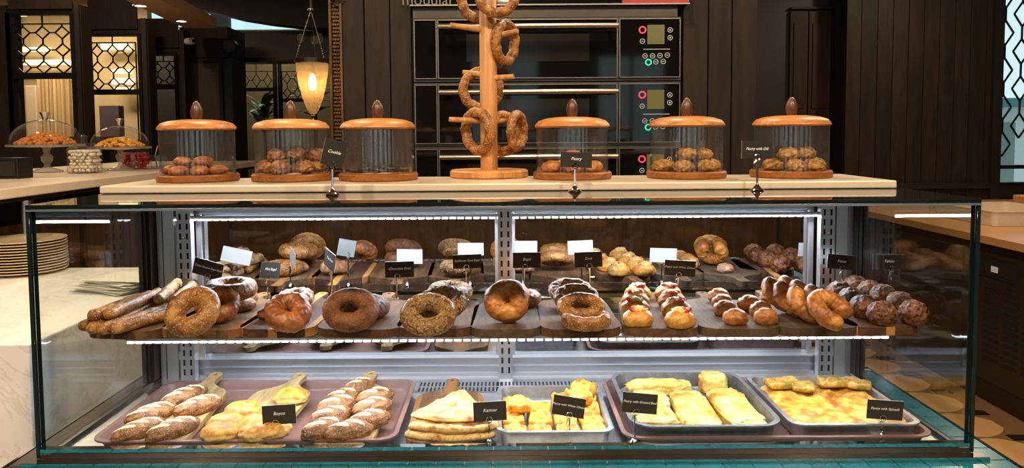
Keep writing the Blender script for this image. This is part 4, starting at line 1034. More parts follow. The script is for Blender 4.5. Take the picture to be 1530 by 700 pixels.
# ------------------------------------------------------------------ ring stand
st0 = on(731, 265, ZS)
st = thing('ring_stand', 'beech post stand with pegs holding sesame bread rings', 'bread stand', (st0.x, st0.y, ZS + 0.0004))
MB().lathe([(0, 0), (0.090, 0), (0.093, 0.003), (0.093, 0.014), (0.089, 0.018), (0, 0.018)], 56).build('base', M['standwood'], st)
MB().lathe([(0, 0.018), (0.0205, 0.018), (0.0205, 0.44), (0.017, 0.446), (0, 0.447)], 32).build('post', M['standwood'], st)
def pegs(z0, ang, L=0.075, dz=0.008):
    a = R(ang); c, s = math.cos(a), math.sin(a)
    MB().tube([(0.014 * c, 0.014 * s, z0), ((0.02 + L) * c, (0.02 + L) * s, z0 + dz)], [0.0072, 0.0058], 14).build('peg', M['standwood'], st)
spx = st0.y / FPX
zz = lambda py: (EYE + (200 - py) * spx) - ZS         # height above the slab for a pixel row at the stand
pegs(zz(47), 200, 0.072); pegs(zz(57), -30, 0.06); pegs(zz(118), -25, 0.045, 0.002); pegs(zz(181), 192, 0.075, 0.004); pegs(zz(182), 40, 0.07); pegs(zz(-12), 205, 0.06); pegs(zz(-16), -35, 0.06); pegs(zz(112), 150, 0.05)
RGM = [ring(0.044, 0.0115, 64, 14, 0.12, 5, s, 9, 0.10, 1, 1.0) for s in range(4)]
def hang(px, py, dy, yaw, k, lab, tilt=0, sc=1.0, roll=0):
    p = at(px, py, st0.y + dy)
    m_ = Matrix.Rotation(R(yaw), 3, 'Z') @ Matrix.Rotation(R(90 + tilt), 3, 'X') @ Matrix.Rotation(R(roll), 3, 'Z')
    bake('bread_ring', RGM[k % 4], M['sesame'], p, m_.to_euler(), 'sesame bread ring ' + lab, 'bread ring', 'bread rings on the stand', sc)
hang(712, -2, 0.030, -35, 0, 'hung behind the post top, reaching lowest of the upper two', 8, 1.02)
hang(742, -8, -0.042, 10, 1, 'hung in front of the post top, facing forward', -6, 0.96)
hang(755, 64, 0.012, 60, 2, 'seen nearly edge-on below the two at the post top', 4, 1.0)
hang(719, 134, 0.034, 8, 3, 'facing forward behind the middle of the post', 0, 0.98)
hang(714, 196, -0.012, -48, 0, 'hung on the long lowest peg in front of the post', 4, 1.02, 40)
hang(752, 200, 0.036, 40, 1, 'half hidden behind the foot of the post', 0, 1.0)
hang(773, 196, 0.022, 66, 2, 'outermost on the lower back peg, seen edge-on', 0, 0.9, 80)

# ------------------------------------------------------------------ card holders
def sign(px, py, base, text, yaw=0, roll=0, w=0.070, h=0.040, lines=None, label=None, tilt=0, size=0.0085):
    """wire card holder: base = point it stands on; card centre shows at px, py"""
    cc = at(px, py, base.y); dz = cc.z - base.z; dx = cc.x - base.x
    t = thing('card_holder', label, 'sign', base)
    MB().lathe([(0, 0), (0.0135, 0), (0.0138, 0.002), (0.008, 0.006), (0.0035, 0.012), (0.0022, 0.015), (0, 0.015)], 28).build('foot', M['chrome'], t)
    sx_, zb = dx * 0.5, dz - h * 0.62
    zb = max(zb, 0.02)
    MB().tube([(0, 0, 0.012), (0, 0, zb)], 0.0021, 10).build('stem', M['chrome'], t)
    rc_ = 0.0058; zr = dz - h * 0.5 + 0.003
    m = MB(); m.tube([(dx * 0.3 + rc_ * math.cos(a), -0.0022, zr + rc_ * math.sin(a)) for a in [2 * PI * k / 20 for k in range(20)]], 0.0008, 6, closed=True)
    m.tube([(0, 0, zb - 0.001), (0.003, -0.0015, zb + (zr - rc_ - zb) * 0.5), (dx * 0.3, -0.0022, zr - rc_)], 0.0008, 6)
    m.tube([(dx * 0.3, 0.0022, zr - rc_), (-0.005, 0.003, zr - rc_ - 0.006), (-0.006, 0.003, zr - rc_ - 0.012), (-0.001, 0.001, zb - 0.002)], 0.0008, 6)
    m.build('wire_clip', M['chrome'], t)
    me = MB().box(-w / 2, w / 2, -0.0005, 0.0005, -h / 2, h / 2).mesh('card'); me.materials.append(M['card']); me.materials.append(M['cardback'])
    for p in me.polygons: p.material_index = 0 if p.normal.y < -0.5 else 1
    e = (Matrix.Rotation(R(yaw), 3, 'Z') @ Matrix.Rotation(R(tilt), 3, 'X') @ Matrix.Rotation(R(roll), 3, 'Y')).to_euler()
    c = obj('card', me, None, t, (dx, 0, dz), e)
    obj('lettering', textmesh(text, size, 0.3), M['ink'], c, (0, -0.0007, 0.002), (R(90), 0, 0))
    return t
def lbl(s): return 'small dark card in a wire holder lettered ' + s
b0 = on(497, 292, ZT)
sign(499, 229, Vector((b0.x, b0.y, ZT + 0.0003)), 'Cookie', 28, 14, 0.046, 0.052, label='small dark card in a wire holder lettered Cookie on the case top', size=0.009)
b0 = on(859, 287, ZT); sign(861, 239, Vector((b0.x, b0.y, ZT + 0.0003)), 'Pastry', -4, 2, 0.064, 0.031, label='small dark card in a wire holder lettered Pastry on the case top')
b0 = on(1131, 285, ZT); sign(1131, 224, Vector((b0.x, b0.y, ZT + 0.0003)), 'Pastry with Dill', 4, 1, 0.064, 0.036, label='small dark card in a wire holder lettered Pastry with Dill', size=0.0075)
ZSH = 1.0602
def shelf_sign(px, py, bx, text, yaw, roll, label, w=0.070, h=0.037, d=1.685, size=0.0085):
    b = at(bx, 440, d); sign(px, py, Vector((b.x, d, ZSH)), text, yaw, roll, w, h, label=label, size=size)
shelf_sign(311, 402, 312, 'Crispy Sesame Bagel Stick', -8, 14, lbl('Crispy Sesame Bagel Stick'), 0.073, 0.038, size=0.0064)
shelf_sign(404, 404, 400, 'Mini Bagel', 62, 12, lbl('Mini Bagel'), 0.060)
shelf_sign(493, 389, 496, 'Tea Simit', -52, 14, lbl('Tea Simit'), 0.056, 0.042)
shelf_sign(597, 403, 593, 'Chocolate Simit', 6, 0, lbl('Chocolate Simit'), 0.066, size=0.0078)
shelf_sign(698, 391, 697, 'Sunflower Seed Bagel', 5, -1, lbl('Sunflower Seed Bagel'), 0.066, 0.032, size=0.0068)
shelf_sign(787, 389, 784, 'Bagel', 3, 0, 'small dark card in a wire holder lettered just Bagel on the shelf', 0.064, 0.036)
shelf_sign(879, 388, 881, 'Simit', -2, -2, 'small dark card in a wire holder lettered just Simit on the shelf', 0.064, 0.035)
shelf_sign(1016, 401, 1013, 'Pastry with White Cheese', -6, 3, lbl('Pastry with White Cheese above the tomato rolls'), 0.070, 0.036, size=0.0064)
shelf_sign(1257, 392, 1258, 'Yeast', -10, 4, lbl('Yeast beside the folded golden pastries'), 0.060, 0.034)
shelf_sign(1328, 392, 1332, 'Tahini', -12, 0, lbl('Tahini behind the crackled buns'), 0.068, 0.036, d=1.675)
ZK = ZD + 0.0003

# ------------------------------------------------------------------ serving boards
def board_mesh(w, Lb, Lh, th, hw=0.030):
    r = 0.035; pts = []
    def arc(cx_, cy_, rad, a0, a1, n=8): return [(cx_ + rad * math.cos(R(a0 + (a1 - a0) * k / n)), cy_ + rad * math.sin(R(a0 + (a1 - a0) * k / n))) for k in range(n + 1)]
    pts += arc(-w / 2 + r, r, r, 180, 270) + arc(w / 2 - r, r, r, 270, 360)
    pts += arc(w / 2 - 0.045, Lb - 0.045, 0.045, 0, 62)
    for t in (0.3, 0.6, 0.85):           # shoulder running into the handle
        x0, y0 = w / 2 - 0.045 + 0.045 * math.cos(R(62)), Lb - 0.045 + 0.045 * math.sin(R(62)); x1, y1 = hw * 0.42, Lb + Lh * 0.35
        pts.append((x0 + (x1 - x0) * (1 - (1 - t) ** 1.6), y0 + (y1 - y0) * t))
    pts += [(hw * 0.42, Lb + Lh * 0.45)] + arc(0, Lb + Lh - hw / 2, hw / 2, 10, 170, 10) + [(-hw * 0.42, Lb + Lh * 0.45)]
    for t in (0.85, 0.6, 0.3):
        x0, y0 = w / 2 - 0.045 + 0.045 * math.cos(R(62)), Lb - 0.045 + 0.045 * math.sin(R(62)); x1, y1 = hw * 0.42, Lb + Lh * 0.35
        pts.append((-(x0 + (x1 - x0) * (1 - (1 - t) ** 1.6)), y0 + (y1 - y0) * t))
    pts += arc(-w / 2 + 0.045, Lb - 0.045, 0.045, 118, 180)
    hole = [(0.0045 * math.cos(2 * PI * k / 12), Lb + Lh - hw / 2 + 0.0045 * math.sin(2 * PI * k / 12)) for k in range(12)]
    bm = bmesh.new()
    edges = []
    for loop in (pts, hole):
        vs = [bm.verts.new((x, y, 0)) for x, y in loop]
        edges += [bm.edges.new((vs[k], vs[(k + 1) % len(vs)])) for k in range(len(vs))]
    bmesh.ops.triangle_fill(bm, use_beauty=True, edges=edges)
    g = bmesh.ops.extrude_face_region(bm, geom=list(bm.faces))
    bmesh.ops.translate(bm, vec=(0, 0, th), verts=[v for v in g['geom'] if isinstance(v, bmesh.types.BMVert)])
    bmesh.ops.recalc_face_normals(bm, faces=bm.faces)
    me = bpy.data.meshes.new('serving_board'); bm.to_mesh(me); bm.free(); return me
def board(f, hnd, z, w, mat, label, th=0.017, tilt=0.0, lift=0.0):
    """f / hnd: pixels of the front-edge centre and the handle end on the board's top face"""
    a = on(f[0], f[1], z + th); b = on(hnd[0], hnd[1], z + th + lift); dirv = Vector((b.x - a.x, b.y - a.y)); L = dirv.length
    ang = math.atan2(-dirv.x, dirv.y); Lh = 0.085
    tl = math.atan2(lift, L)
    o = obj('serving_board', board_mesh(w, L - Lh, Lh, th), mat, None, (a.x, a.y, z + 0.0004), (tl, 0, ang)); bevel(o, 0.0035, 2)
    tag(o, label, 'serving board')
    return dict(o=o, a=a, ang=ang, L=L, z=z, th=th, tl=tl, d=dirv.normalized())
def surf(B, x, y):                       # height of a board's top face at x, y
    s_ = (Vector((x, y)) - Vector((B['a'].x, B['a'].y))).dot(B['d'])
    return B['z'] + B['th'] + 0.0008 + max(0, s_) * math.tan(B['tl'])
def spot(B, px, py, hc):                 # where a piece whose middle (hc above the board) shows at a pixel stands
    z = B['z'] + B['th'] + hc
    for _ in range(4):
        p = on(px, py, z); z = surf(B, p.x, p.y) + hc
    return Vector((p.x, p.y, z - hc))
ZB = ZSH
SB = []
for f, hnd, w, mat, lab in (
        ((174, 495), (322, 436), 0.150, 'boardA', 'wooden paddle board piled with sesame bread sticks'),
        ((293, 494), (398, 437), 0.165, 'boardE', 'wooden paddle board carrying thick sesame bagels'),
        ((407, 493), (484, 437), 0.150, 'boardC', 'dark walnut paddle board with a light stripe under twisted pretzel rolls'),
        ((532, 493), (583, 437), 0.165, 'boardA', 'wooden paddle board carrying dark chocolate bread rings'),
        ((646, 492), (676, 436), 0.150, 'boardA', 'wooden paddle board carrying sunflower-seeded rings'),
        ((755, 493), (757, 440), 0.138, 'boardD', 'greyish wooden paddle board with one glossy plain bagel in front'),
        ((870, 493), (846, 436), 0.155, 'boardA', 'wooden paddle board carrying a row of leaning brown bread rings'),
        ((988, 492), (968, 436), 0.145, 'boardA', 'wooden paddle board filled with tomato and cheese rolls'),
        ((1110, 492), (1047, 436), 0.155, 'boardD', 'wooden paddle board carrying small glazed rolls'),
        ((1230, 491), (1135, 434), 0.160, 'boardD', 'wooden paddle board carrying folded golden pastries'),
        ((1331, 489), (1216, 442), 0.146, 'boardC', 'striped dark walnut paddle board under round crackled buns')):
    SB.append(board(f, hnd, ZB, w, M[mat], lab))

# --- board 1: sesame sticks
def stick(p0, p1, r, seed, mat, label, grp, name='bread_stick'):
    d = p1 - p0; L = d.length; n = 64; loops = []
    for k in range(n + 1):
        t = k / n; e = min(t, 1 - t) * L / r
        rr = r * (math.sqrt(max(0.0, 1 - (1 - min(1, e)) ** 2)) if e < 1 else 1); rr = max(rr, r * 0.04)
        loop = []
        for q in range(20):
            a = 2 * PI * q / 20; nn = 1 + 0.16 * noise.noise(Vector((t * L * 55, math.cos(a), math.sin(a) + seed * 4))) + 0.09 * noise.noise(Vector((t * L * 170, 2 * math.cos(a), 2 * math.sin(a) + seed * 4)))
            loop.append((t * L, rr * nn * math.cos(a), rr * nn * math.sin(a)))
        loops.append(loop)
    me = MB().loft(loops, smooth=True).mesh('stick', None)
    e = d.to_track_quat('X', 'Z').to_euler()
    return bake(name, me, mat, p0, e, label, 'bread stick', grp)
zt1 = ZB + 0.0178
for k, (a, b, lay, r, mt) in enumerate((((120, 489), (228, 452), 0, .0112, 'sesame'), ((132, 493), (243, 455), 0, .0112, 'sesame'), ((147, 495), (256, 460), 0, .0115, 'sesame'), ((163, 494), (268, 466), 0, .0112, 'sesame'),
        ((134, 474), (226, 441), 1, .0118, 'sesame'), ((158, 471), (240, 437), 1, .0118, 'sesame'), ((222, 476), (280, 452), 0, .0112, 'sesame'))):
    z = zt1 + r + (0.021 if lay else 0.0)
    stick(on(a[0], a[1], z), on(b[0], b[1], z), r, k, M[mt], 'long dark sesame bread stick in the pile on the shelf', 'sesame bread sticks')
for k, (a, b, lay) in enumerate((((236, 449), (266, 422), 1), ((258, 452), (292, 424), 1), ((270, 452), (297, 434), 0))):
    z = zt1 + 0.011 + (0.021 if lay else 0.0)
    stick(on(a[0], a[1], z), on(b[0], b[1], z), .0115, k + 20, M['stickpale'], 'pale floured bread stick lying behind the dark sesame sticks', 'floured bread sticks')

# --- rings and rolls on the shelf
def put_ring(B, px, py, me, mat, Rr, r, tilt, yaw, label, cat='bagel', grp=None, name='bagel', lift=0.0, roll=0):
    t = R(tilt); hc = Rr * abs(math.sin(t)) + r
    p = spot(B, px, py, hc + lift)
    m_ = Matrix.Rotation(R(yaw), 3, 'Z') @ Matrix.Rotation(t, 3, 'X') @ Matrix.Rotation(R(roll), 3, 'Z')
    return bake(name, me, mat, p + Vector((0, 0, hc + lift)), m_.to_euler(), label, cat, grp)
g1 = ring(0.033, 0.0185, 60, 18, 0.07, 3, 1)
put_ring(SB[1], 288, 466, g1, M['sesame'], 0.033, 0.0185, 48, -8, 'thick sesame bagel propped upright at the front of its board')
put_ring(SB[1], 347, 447, ring(0.036, 0.0175, 60, 18, 0.08, 3, 2), M['sesame'], 0.036, 0.0175, 0, 0, 'lower thick sesame bagel of the flat pair near the board handle')
put_ring(SB[1], 345, 432, ring(0.0355, 0.0175, 60, 18, 0.07, 3, 3), M['sesame'], 0.0355, 0.0175, 3, 40, 'upper thick sesame bagel lying flat on another near the handle', lift=0.034)
put_ring(SB[1], 326, 455, ring(0.026, 0.017, 56, 16, 0.12, 3, 4, 3, 0.08, 1), M['pretzel'], 0.026, 0.017, 42, 10, 'twisted glossy roll leaning behind the upright sesame bagel', 'roll', None, 'twisted_roll')
bake('bread_roll', blob(0.032, 0.017, 0.016, 0.8, 30, 14, 0.06, 3, 5), M['dusted'], spot(SB[1], 360, 456, 0.013), (0, 0, 0.6), 'oval dusty brown roll beside the twisted glossy roll', 'roll')
kn = ring(0.026, 0.0195, 64, 18, 0.16, 2.2, 6, 2, 0.10, 1)
put_ring(SB[2], 430, 467, kn, M['pretzel'], 0.026, 0.0195, 30, 20, 'glossy twisted pretzel roll at the front of the dark walnut board', 'roll', None, 'pretzel_roll')
bake('pretzel_roll', blob(0.022, 0.018, 0.014, 0.7, 26, 14, 0.08, 3, 9), M['pretzel'], spot(SB[2], 401, 470, 0.01), (0, 0, 0.5), 'small end piece tucked against the glossy pretzel roll', 'roll')
put_ring(SB[2], 442, 446, ring(0.024, 0.0155, 60, 16, 0.12, 3, 7, 2, 0.08, 1), M['dusted'], 0.024, 0.0155, 6, 0, 'flour-dusted twisted roll near the handle of the dark walnut board', 'roll', None, 'pretzel_roll')
put_ring(SB[3], 523, 463, ring(0.0355, 0.0185, 64, 18, 0.07, 3, 8, taper=0.08), M['choc'], 0.0355, 0.0185, 30, 12, 'dark chocolate bread ring leaning at the front of its board', 'bread ring', None, 'chocolate_ring')
put_ring(SB[3], 545, 458, ring(0.034, 0.017, 60, 16, 0.07, 3, 9), M['choc'], 0.034, 0.017, 8, 50, 'dark chocolate bread ring lying behind the leaning one', 'bread ring', None, 'chocolate_ring')
def seeds_on(o, me, Rr, r, n_, seed):
    rnd = random.Random(seed); m = MB(); V = [(0.0042, 0, 0), (0, 0.0019, 0), (-0.0042, 0, 0), (0, -0.0019, 0), (0, 0, 0.0013), (0, 0, -0.0013)]
    F = [(0, 1, 4), (1, 2, 4), (2, 3, 4), (3, 0, 4), (1, 0, 5), (2, 1, 5), (3, 2, 5), (0, 3, 5)]
    for k in range(n_):
        u, v = rnd.uniform(0, 2 * PI), rnd.uniform(-0.7, PI + 0.7); nrm = Vector((math.cos(u) * math.cos(v), math.sin(u) * math.cos(v), math.sin(v)))
        c = Vector((Rr * math.cos(u), Rr * math.sin(u), 0)) + nrm * r * 1.015
        q = nrm.to_track_quat('Z', 'Y').to_matrix() @ Matrix.Rotation(rnd.uniform(0, 6.3), 3, 'Z') @ Matrix.Rotation(rnd.uniform(-.35, .35), 3, 'X')
        m.add([c + q @ Vector(x) for x in V], F)
    tag(m.build('seeds', M['sunseed'], o), kind='stuff')
for px, py, tl_, yw, Rr, r, lab, lf, n_ in ((640, 470, 28, 6, 0.036, 0.0165, 'sunflower-seeded bread ring leaning at the front of its board', 0, 620), (660, 453, 22, -10, 0.034, 0.016, 'sunflower-seeded bread ring lying between two others', 0.008, 560), (673, 436, 4, 30, 0.033, 0.016, 'pale-dusted sunflower-seeded bread ring nearest the board handle', 0.004, 560)):
    me = ring(Rr, r, 56, 14, 0.06, 3, px)
    o = put_ring(SB[4], px, py, me, M['seedring'], Rr, r, tl_, yw, lab, 'bread ring', None, 'seeded_ring', lf); seeds_on(o, me, Rr, r, n_, px)
put_ring(SB[5], 757, 450, ring(0.0250, 0.0195, 64, 22, 0.10, 2.5, 31, 3, 0.07, 1), M['bagel'], 0.0250, 0.0195, 55, 2, 'glossy plain bagel propped upright in front of the Bagel card')
put_ring(SB[5], 762, 441, ring(0.022, 0.021, 60, 18, 0.08, 2.5, 33), M['bagel'], 0.022, 0.021, 12, 20, 'plain bagel lying behind the propped glossy bagel')
put_ring(SB[5], 789, 445, ring(0.016, 0.013, 50, 14, 0.1, 3, 34), M['dusted'], 0.016, 0.013, 10, 20, 'smaller dusty bagel beside the stem of the Bagel card')
for k, (px, py, tl_, yw, lf) in enumerate(((876, 478, 5, 4, 0), (868, 459, 24, -6, 0.004), (861, 445, 26, 9, 0.007), (852, 435, 24, 4, 0.004))):
    put_ring(SB[6], px, py, ring(0.034, 0.0135, 60, 16, 0.09, 3, 40 + k, 8, 0.05, 1, oval=0.78), M['sesame'] if k == 0 else M['choc'] if False else M['sesame'], 0.035, 0.0155, tl_, yw,
             ('flat brown bread ring at the front of the leaning row', 'brown bread ring leaning in the row behind the flat one', 'brown bread ring leaning in the row behind the flat one', 'brown bread ring leaning in the row behind the flat one')[k], 'bread ring', None if k == 0 else 'leaning brown rings', 'simit_ring', lf)
# tomato and cheese rolls
def topped(k):
    root = None
    return blob(0.030, 0.024, 0.021, 0.55, 30, 16, 0.06, 2.5, 50 + k, e1=0.9)
for k, (px, py) in enumerate(((953, 474), (1016, 476), (949, 459), (1010, 460), (949, 447), (1004, 448), (953, 437), (998, 437))):
    p = spot(SB[7], px, py, 0.016); me = topped(k)
    o = bake('topped_roll', me, M['cheeseroll'], p, (0, 0, random.uniform(-.2, .2)), 'golden oval roll topped with tomato and melted cheese', 'roll', 'tomato and cheese rolls')
    ch = blob(0.017, 0.013, 0.008, 0.3, 20, 10, 0.35, 6, 60 + k); obj('cheese_topping', ch, M['cheese'], o, (random.uniform(-.003, .003), 0.002, 0.0262))
    tm_ = MB(); 
    for q in range(3):
        a0 = random.uniform(0, 6.3); tm_.tube([(0.010 * math.cos(a0 + t) * 1.3, -0.006 + 0.006 * math.sin(a0 + t) + 0.004 * q, 0.030 + 0.003 * math.sin(t * 2)) for t in (0, .5, 1, 1.5, 2)], [0.0015, 0.0042, 0.0050, 0.0042, 0.0015], 8)
    tag(tm_.build('tomato_strips', M['tomato'], o), 'bright red tomato strips', kind='stuff')
# glazed rolls
gl_ = [blob(0.0245, 0.019, 0.019, 0.6, 28, 16, 0.05, 2.5, 70 + s, fn=lambda n: (-0.14 * math.exp(-((n.z - 0.55 + 0.3 * n.x) / 0.10) ** 2) if n.z > 0 else 0, 0)) for s in range(3)]
for k, (px, py) in enumerate(((1099, 474), (1144, 473), (1083, 461), (1137, 462), (1079, 451), (1119, 453), (1074, 442))):
    bake('glazed_roll', gl_[k % 3], M['glazed'], spot(SB[8], px, py, 0.014), (0, 0, random.uniform(-.3, .4)), 'small shiny glazed roll with a folded top on the shelf', 'roll', 'glazed rolls')
# folded golden pastries
fm = [ring(0.027, 0.0165, 60, 18, 0.12, 2.5, 80 + s, 3, 0.08, 1, gap=0.7, squash=0.95) for s in range(2)]
put_ring(SB[9], 1240, 463, fm[0], M['bagel'], 0.028, 0.018, 42, 22, 'folded golden horseshoe pastry lying open at the front of its board', 'pastry', None, 'folded_pastry', roll=-60)
for k, (px, py) in enumerate(((1208, 452), (1186, 444), (1168, 437))):
    put_ring(SB[9], px, py, fm[(k + 1) % 2], M['bagel'], 0.028, 0.018, 50, 25, 'folded golden pastry leaning in the row behind the open one', 'pastry', 'leaning golden pastries', 'folded_pastry', roll=90)
bake('folded_pastry', blob(0.022, 0.018, 0.015, 0.7, 26, 14, 0.08, 3, 88), M['dusted'], spot(SB[9], 1150, 442, 0.012), (0, 0, 0.3), 'small dusty pastry at the back end of the golden pastries', 'pastry')
# crackled buns
cb_ = [blob(0.0275, 0.0265, 0.026, 0.72, 40, 24, 0.06, 3, 90 + s, fine=0.0015, ff=130) for s in range(3)]
for k, (px, py) in enumerate(((1318, 468), (1365, 467), (1291, 458), (1345, 453), (1272, 447), (1320, 441), (1255, 436), (1300, 435), (1279, 427))):
    bake('crackled_bun', cb_[k % 3], M['crackle'], spot(SB[10], px, py, 0.022), (0, 0, random.uniform(0, 6)), 'round dark crackle-crusted bun in the cluster on the shelf', 'bun', 'crackled buns')

# ------------------------------------------------------------------ lower deck: trays
def floor_tray(x0, x1, y0, y1, h, z, rc, mat, label, name='serving_tray', **kw):
    return tag(tray(name, x1 - x0, y1 - y0, h, rc, mat, None, loc=((x0 + x1) / 2, (y0 + y1) / 2, z), **kw), label, 'tray')
floor_tray(-0.775, -0.205, YF + 0.030, 1.668, 0.020, ZK, 0.03, M['browntray'], 'brown plastic serving tray holding three wooden paddle boards', flare=0.014)
floor_tray(0.215, 0.795, YF + 0.030, 1.668, 0.020, ZK, 0.03, M['browntray'], 'brown plastic serving tray under two metal baking pans', flare=0.014)
floor_tray(-0.020, 0.200, YF + 0.036, 1.592, 0.030, ZK, 0.02, M['pansteel'], 'steel baking pan of cut cheese pastry squares', 'baking_pan', flare=0.010)
ZP = ZK + 0.0034
floor_tray(0.232, 0.520, YF + 0.040, 1.655, 0.034, ZP, 0.04, M['darkpan'], 'dark baking pan of long pale rolled pastries', 'baking_pan', flare=0.012)
floor_tray(0.532, 0.780, YF + 0.048, 1.630, 0.032, ZP, 0.02, M['pansteel'], 'steel baking pan filled with spinach pie', 'baking_pan', flare=0.012)
ZTB = ZK + 0.0034
LB = [board((222, 664), (326, 556), ZTB, 0.125, M['boardB'], 'pale paddle board carrying scored crusty loaves', 0.011, lift=0.022),
      board((352, 664), (452, 557), ZTB, 0.125, M['boardB'], 'pale paddle board carrying round flaky pastries', 0.011, lift=0.022),
      board((505, 664), (556, 555), ZTB, 0.125, M['boardB'], 'pale paddle board carrying two rows of scored twisted rolls', 0.011, lift=0.022),
      board((662, 662), (677, 566), ZK, 0.145, M['boardE'], 'striped paddle board under folded flatbreads', 0.011)]
def scores(cs, wd, ln_):
    def fn(n):
        if n.z < 0.15: return (0, 0)
        for c in cs:
            s_ = (n.x + 0.55 * n.y - c); e = 1 - (s_ / wd) ** 2 - ((n.y - 0.45 * n.x * 0) / ln_) ** 2
            if e > 0: return (0.05 * min(1, e * 2), min(1, e * 3))
            if e > -0.5: return (0.035 * (1 + e), 0)
        return (0, 0)
    return fn
lf = [blob(0.062, 0.026, 0.024, 0.45, 56, 26, 0.05, 3, 100 + s, fn=scores((-0.55, -0.08, 0.42), 0.14, 0.6)) for s in range(2)]
for k, (px, py, a) in enumerate(((198, 646, 50), (258, 637, 50), (226, 614, 52), (276, 588, 55), (297, 602, 48))):
    p = spot(LB[0], px, py, 0.018); bake('scored_loaf', lf[k % 2], M['loaf'], p, (0.02, -0.03, R(a)), 'crusty brown loaf with pale score marks on the pale board', 'loaf', 'scored loaves', 0.84)
fb = [blob(0.036, 0.030, 0.019, 0.55, 34, 16, 0.10, 3, 110 + s) for s in range(3)]
for k, (px, py, a) in enumerate(((321, 653, 10), (378, 652, 20), (337, 631, 12), (384, 632, 16), (362, 613, 8), (407, 640, 30), (434, 591, 0))):
    p = spot(LB[1], px, py, 0.014); bake('flaky_bun', fb[k % 3], M['flakyfoot'], p, (0, 0, R(a)), ('round golden flaky pastry clustered behind the Boyoz card' if k < 6 else 'single round golden flaky pastry near the board handle'), 'pastry', 'flaky round pastries' if k < 6 else None)
tw = [blob(0.047, 0.024, 0.021, 0.45, 52, 26, 0.06, 3, 120 + s, fn=scores((-0.40, 0.22), 0.19, 0.6)) for s in range(2)]
for k, (px, py, a, sc) in enumerate(((515, 653, 26, 1.0), (482, 640, 48, 0.98), (551, 626, 38, 0.98), (494, 620, 42, 0.95), (556, 606, 40, 0.95), (504, 603, 42, 0.95), (561, 590, 38, 0.92), (513, 590, 42, 0.85), (537, 574, 50, 0.85))):
    p = spot(LB[2], px, py, 0.015); bake('twisted_roll', tw[k % 2], M['loaf'], p, (0, 0, R(a)), 'short brown roll with two pale cuts in the double row', 'roll', 'scored twisted rolls', sc)
# folded flatbreads
def fan(r0, r1, a0, a1, seed):
    P = [(r1 * math.cos(R(a0 + (a1 - a0) * k / 18)), r1 * math.sin(R(a0 + (a1 - a0) * k / 18))) for k in range(19)]
    Q = [(r0 * math.cos(R(a1 + (a0 - a1) * k / 6)), r0 * math.sin(R(a1 + (a0 - a1) * k / 6))) for k in range(7)]
    out = []
    pts = P + Q
    for i, p in enumerate(pts):
        q = pts[(i + 1) % len(pts)]; L = math.hypot(q[0] - p[0], q[1] - p[1]); k = max(1, int(L / 0.012))
        for t in range(k): out.append((p[0] + (q[0] - p[0]) * t / k, p[1] + (q[1] - p[1]) * t / k))
    return out
kb = LB[3]; kz = surf(kb, 0, 1.4)
c_ = on(668, 640, kz)
labs = ('lowest folded griddled flatbread of the stack on the striped board', 'second folded griddled flatbread, lying in the middle of the stack', 'griddled flatbread wedge lying in the stack below the topmost', 'topmost griddled flatbread wedge with its point toward the handle')
labs = ('lowest folded griddled flatbread of the stack on the striped board', 'folded griddled flatbread in the middle of the stack', 'topmost griddled flatbread wedge with its point toward the handle')
ap = on(684, 583, kz + 0.035)
for k, (r1, a0, a1, dx, dy, h) in enumerate(((0.178, 238, 296, -0.002, -0.004, 0.013), (0.176, 240, 299, 0.004, 0.000, 0.012), (0.166, 238, 294, 0.010, 0.010, 0.010))):
    zz_ = kz + (0, 0.0145, 0.028)[k]
    bake('flatbread', slab(fan(0.012, r1, a0, a1, k), h, 14, 0.0045, 42, k, 0.005), M['flat'], Vector((ap.x + dx, ap.y + dy, zz_)), (R(1.0), 0, R(2 - 2 * k)), labs[k], 'flatbread')
# cheese pastry squares
sq = [slab(rr2(0.0455, 0.0455, 0.006, 3, 0.005, 0.10, s), 0.018 + 0.004 * (s % 3), 9, 0.0075, 75, s, 0.004) for s in range(4)]
zp = ZK + 0.0032; k = 0
for i in range(4):
    for j in range(5):
        if (i, j) in ((0, 4), (1, 3), (2, 4)): continue
        x = 0.013 + i * 0.0512; y = YF + 0.075 + j * 0.0495
        if y > 1.57: continue
        o = bake('cheese_pastry', sq[k % 4], M['flaky'], Vector((x + random.uniform(-.002, .002), y + random.uniform(-.002, .002), zp + 0.0004)), (random.uniform(-.03, .03), random.uniform(-.03, .03), random.uniform(-.08, .08)), 'golden square of cheese pastry in the steel pan', 'pastry', 'cheese pastry squares'); k += 1
for k, (i, j) in enumerate(((0.2, 1.6), (2.6, 2.3), (2.9, 3.2))):
    bake('cheese_pastry', sq[k], M['flaky'], Vector((0.013 + i * 0.0512, YF + 0.075 + j * 0.0495, zp + 0.026)), (random.uniform(-.05, .05), 0.04, 0.5 * k), 'golden square of cheese pastry lying on top of the others', 'pastry', 'cheese squares on top')
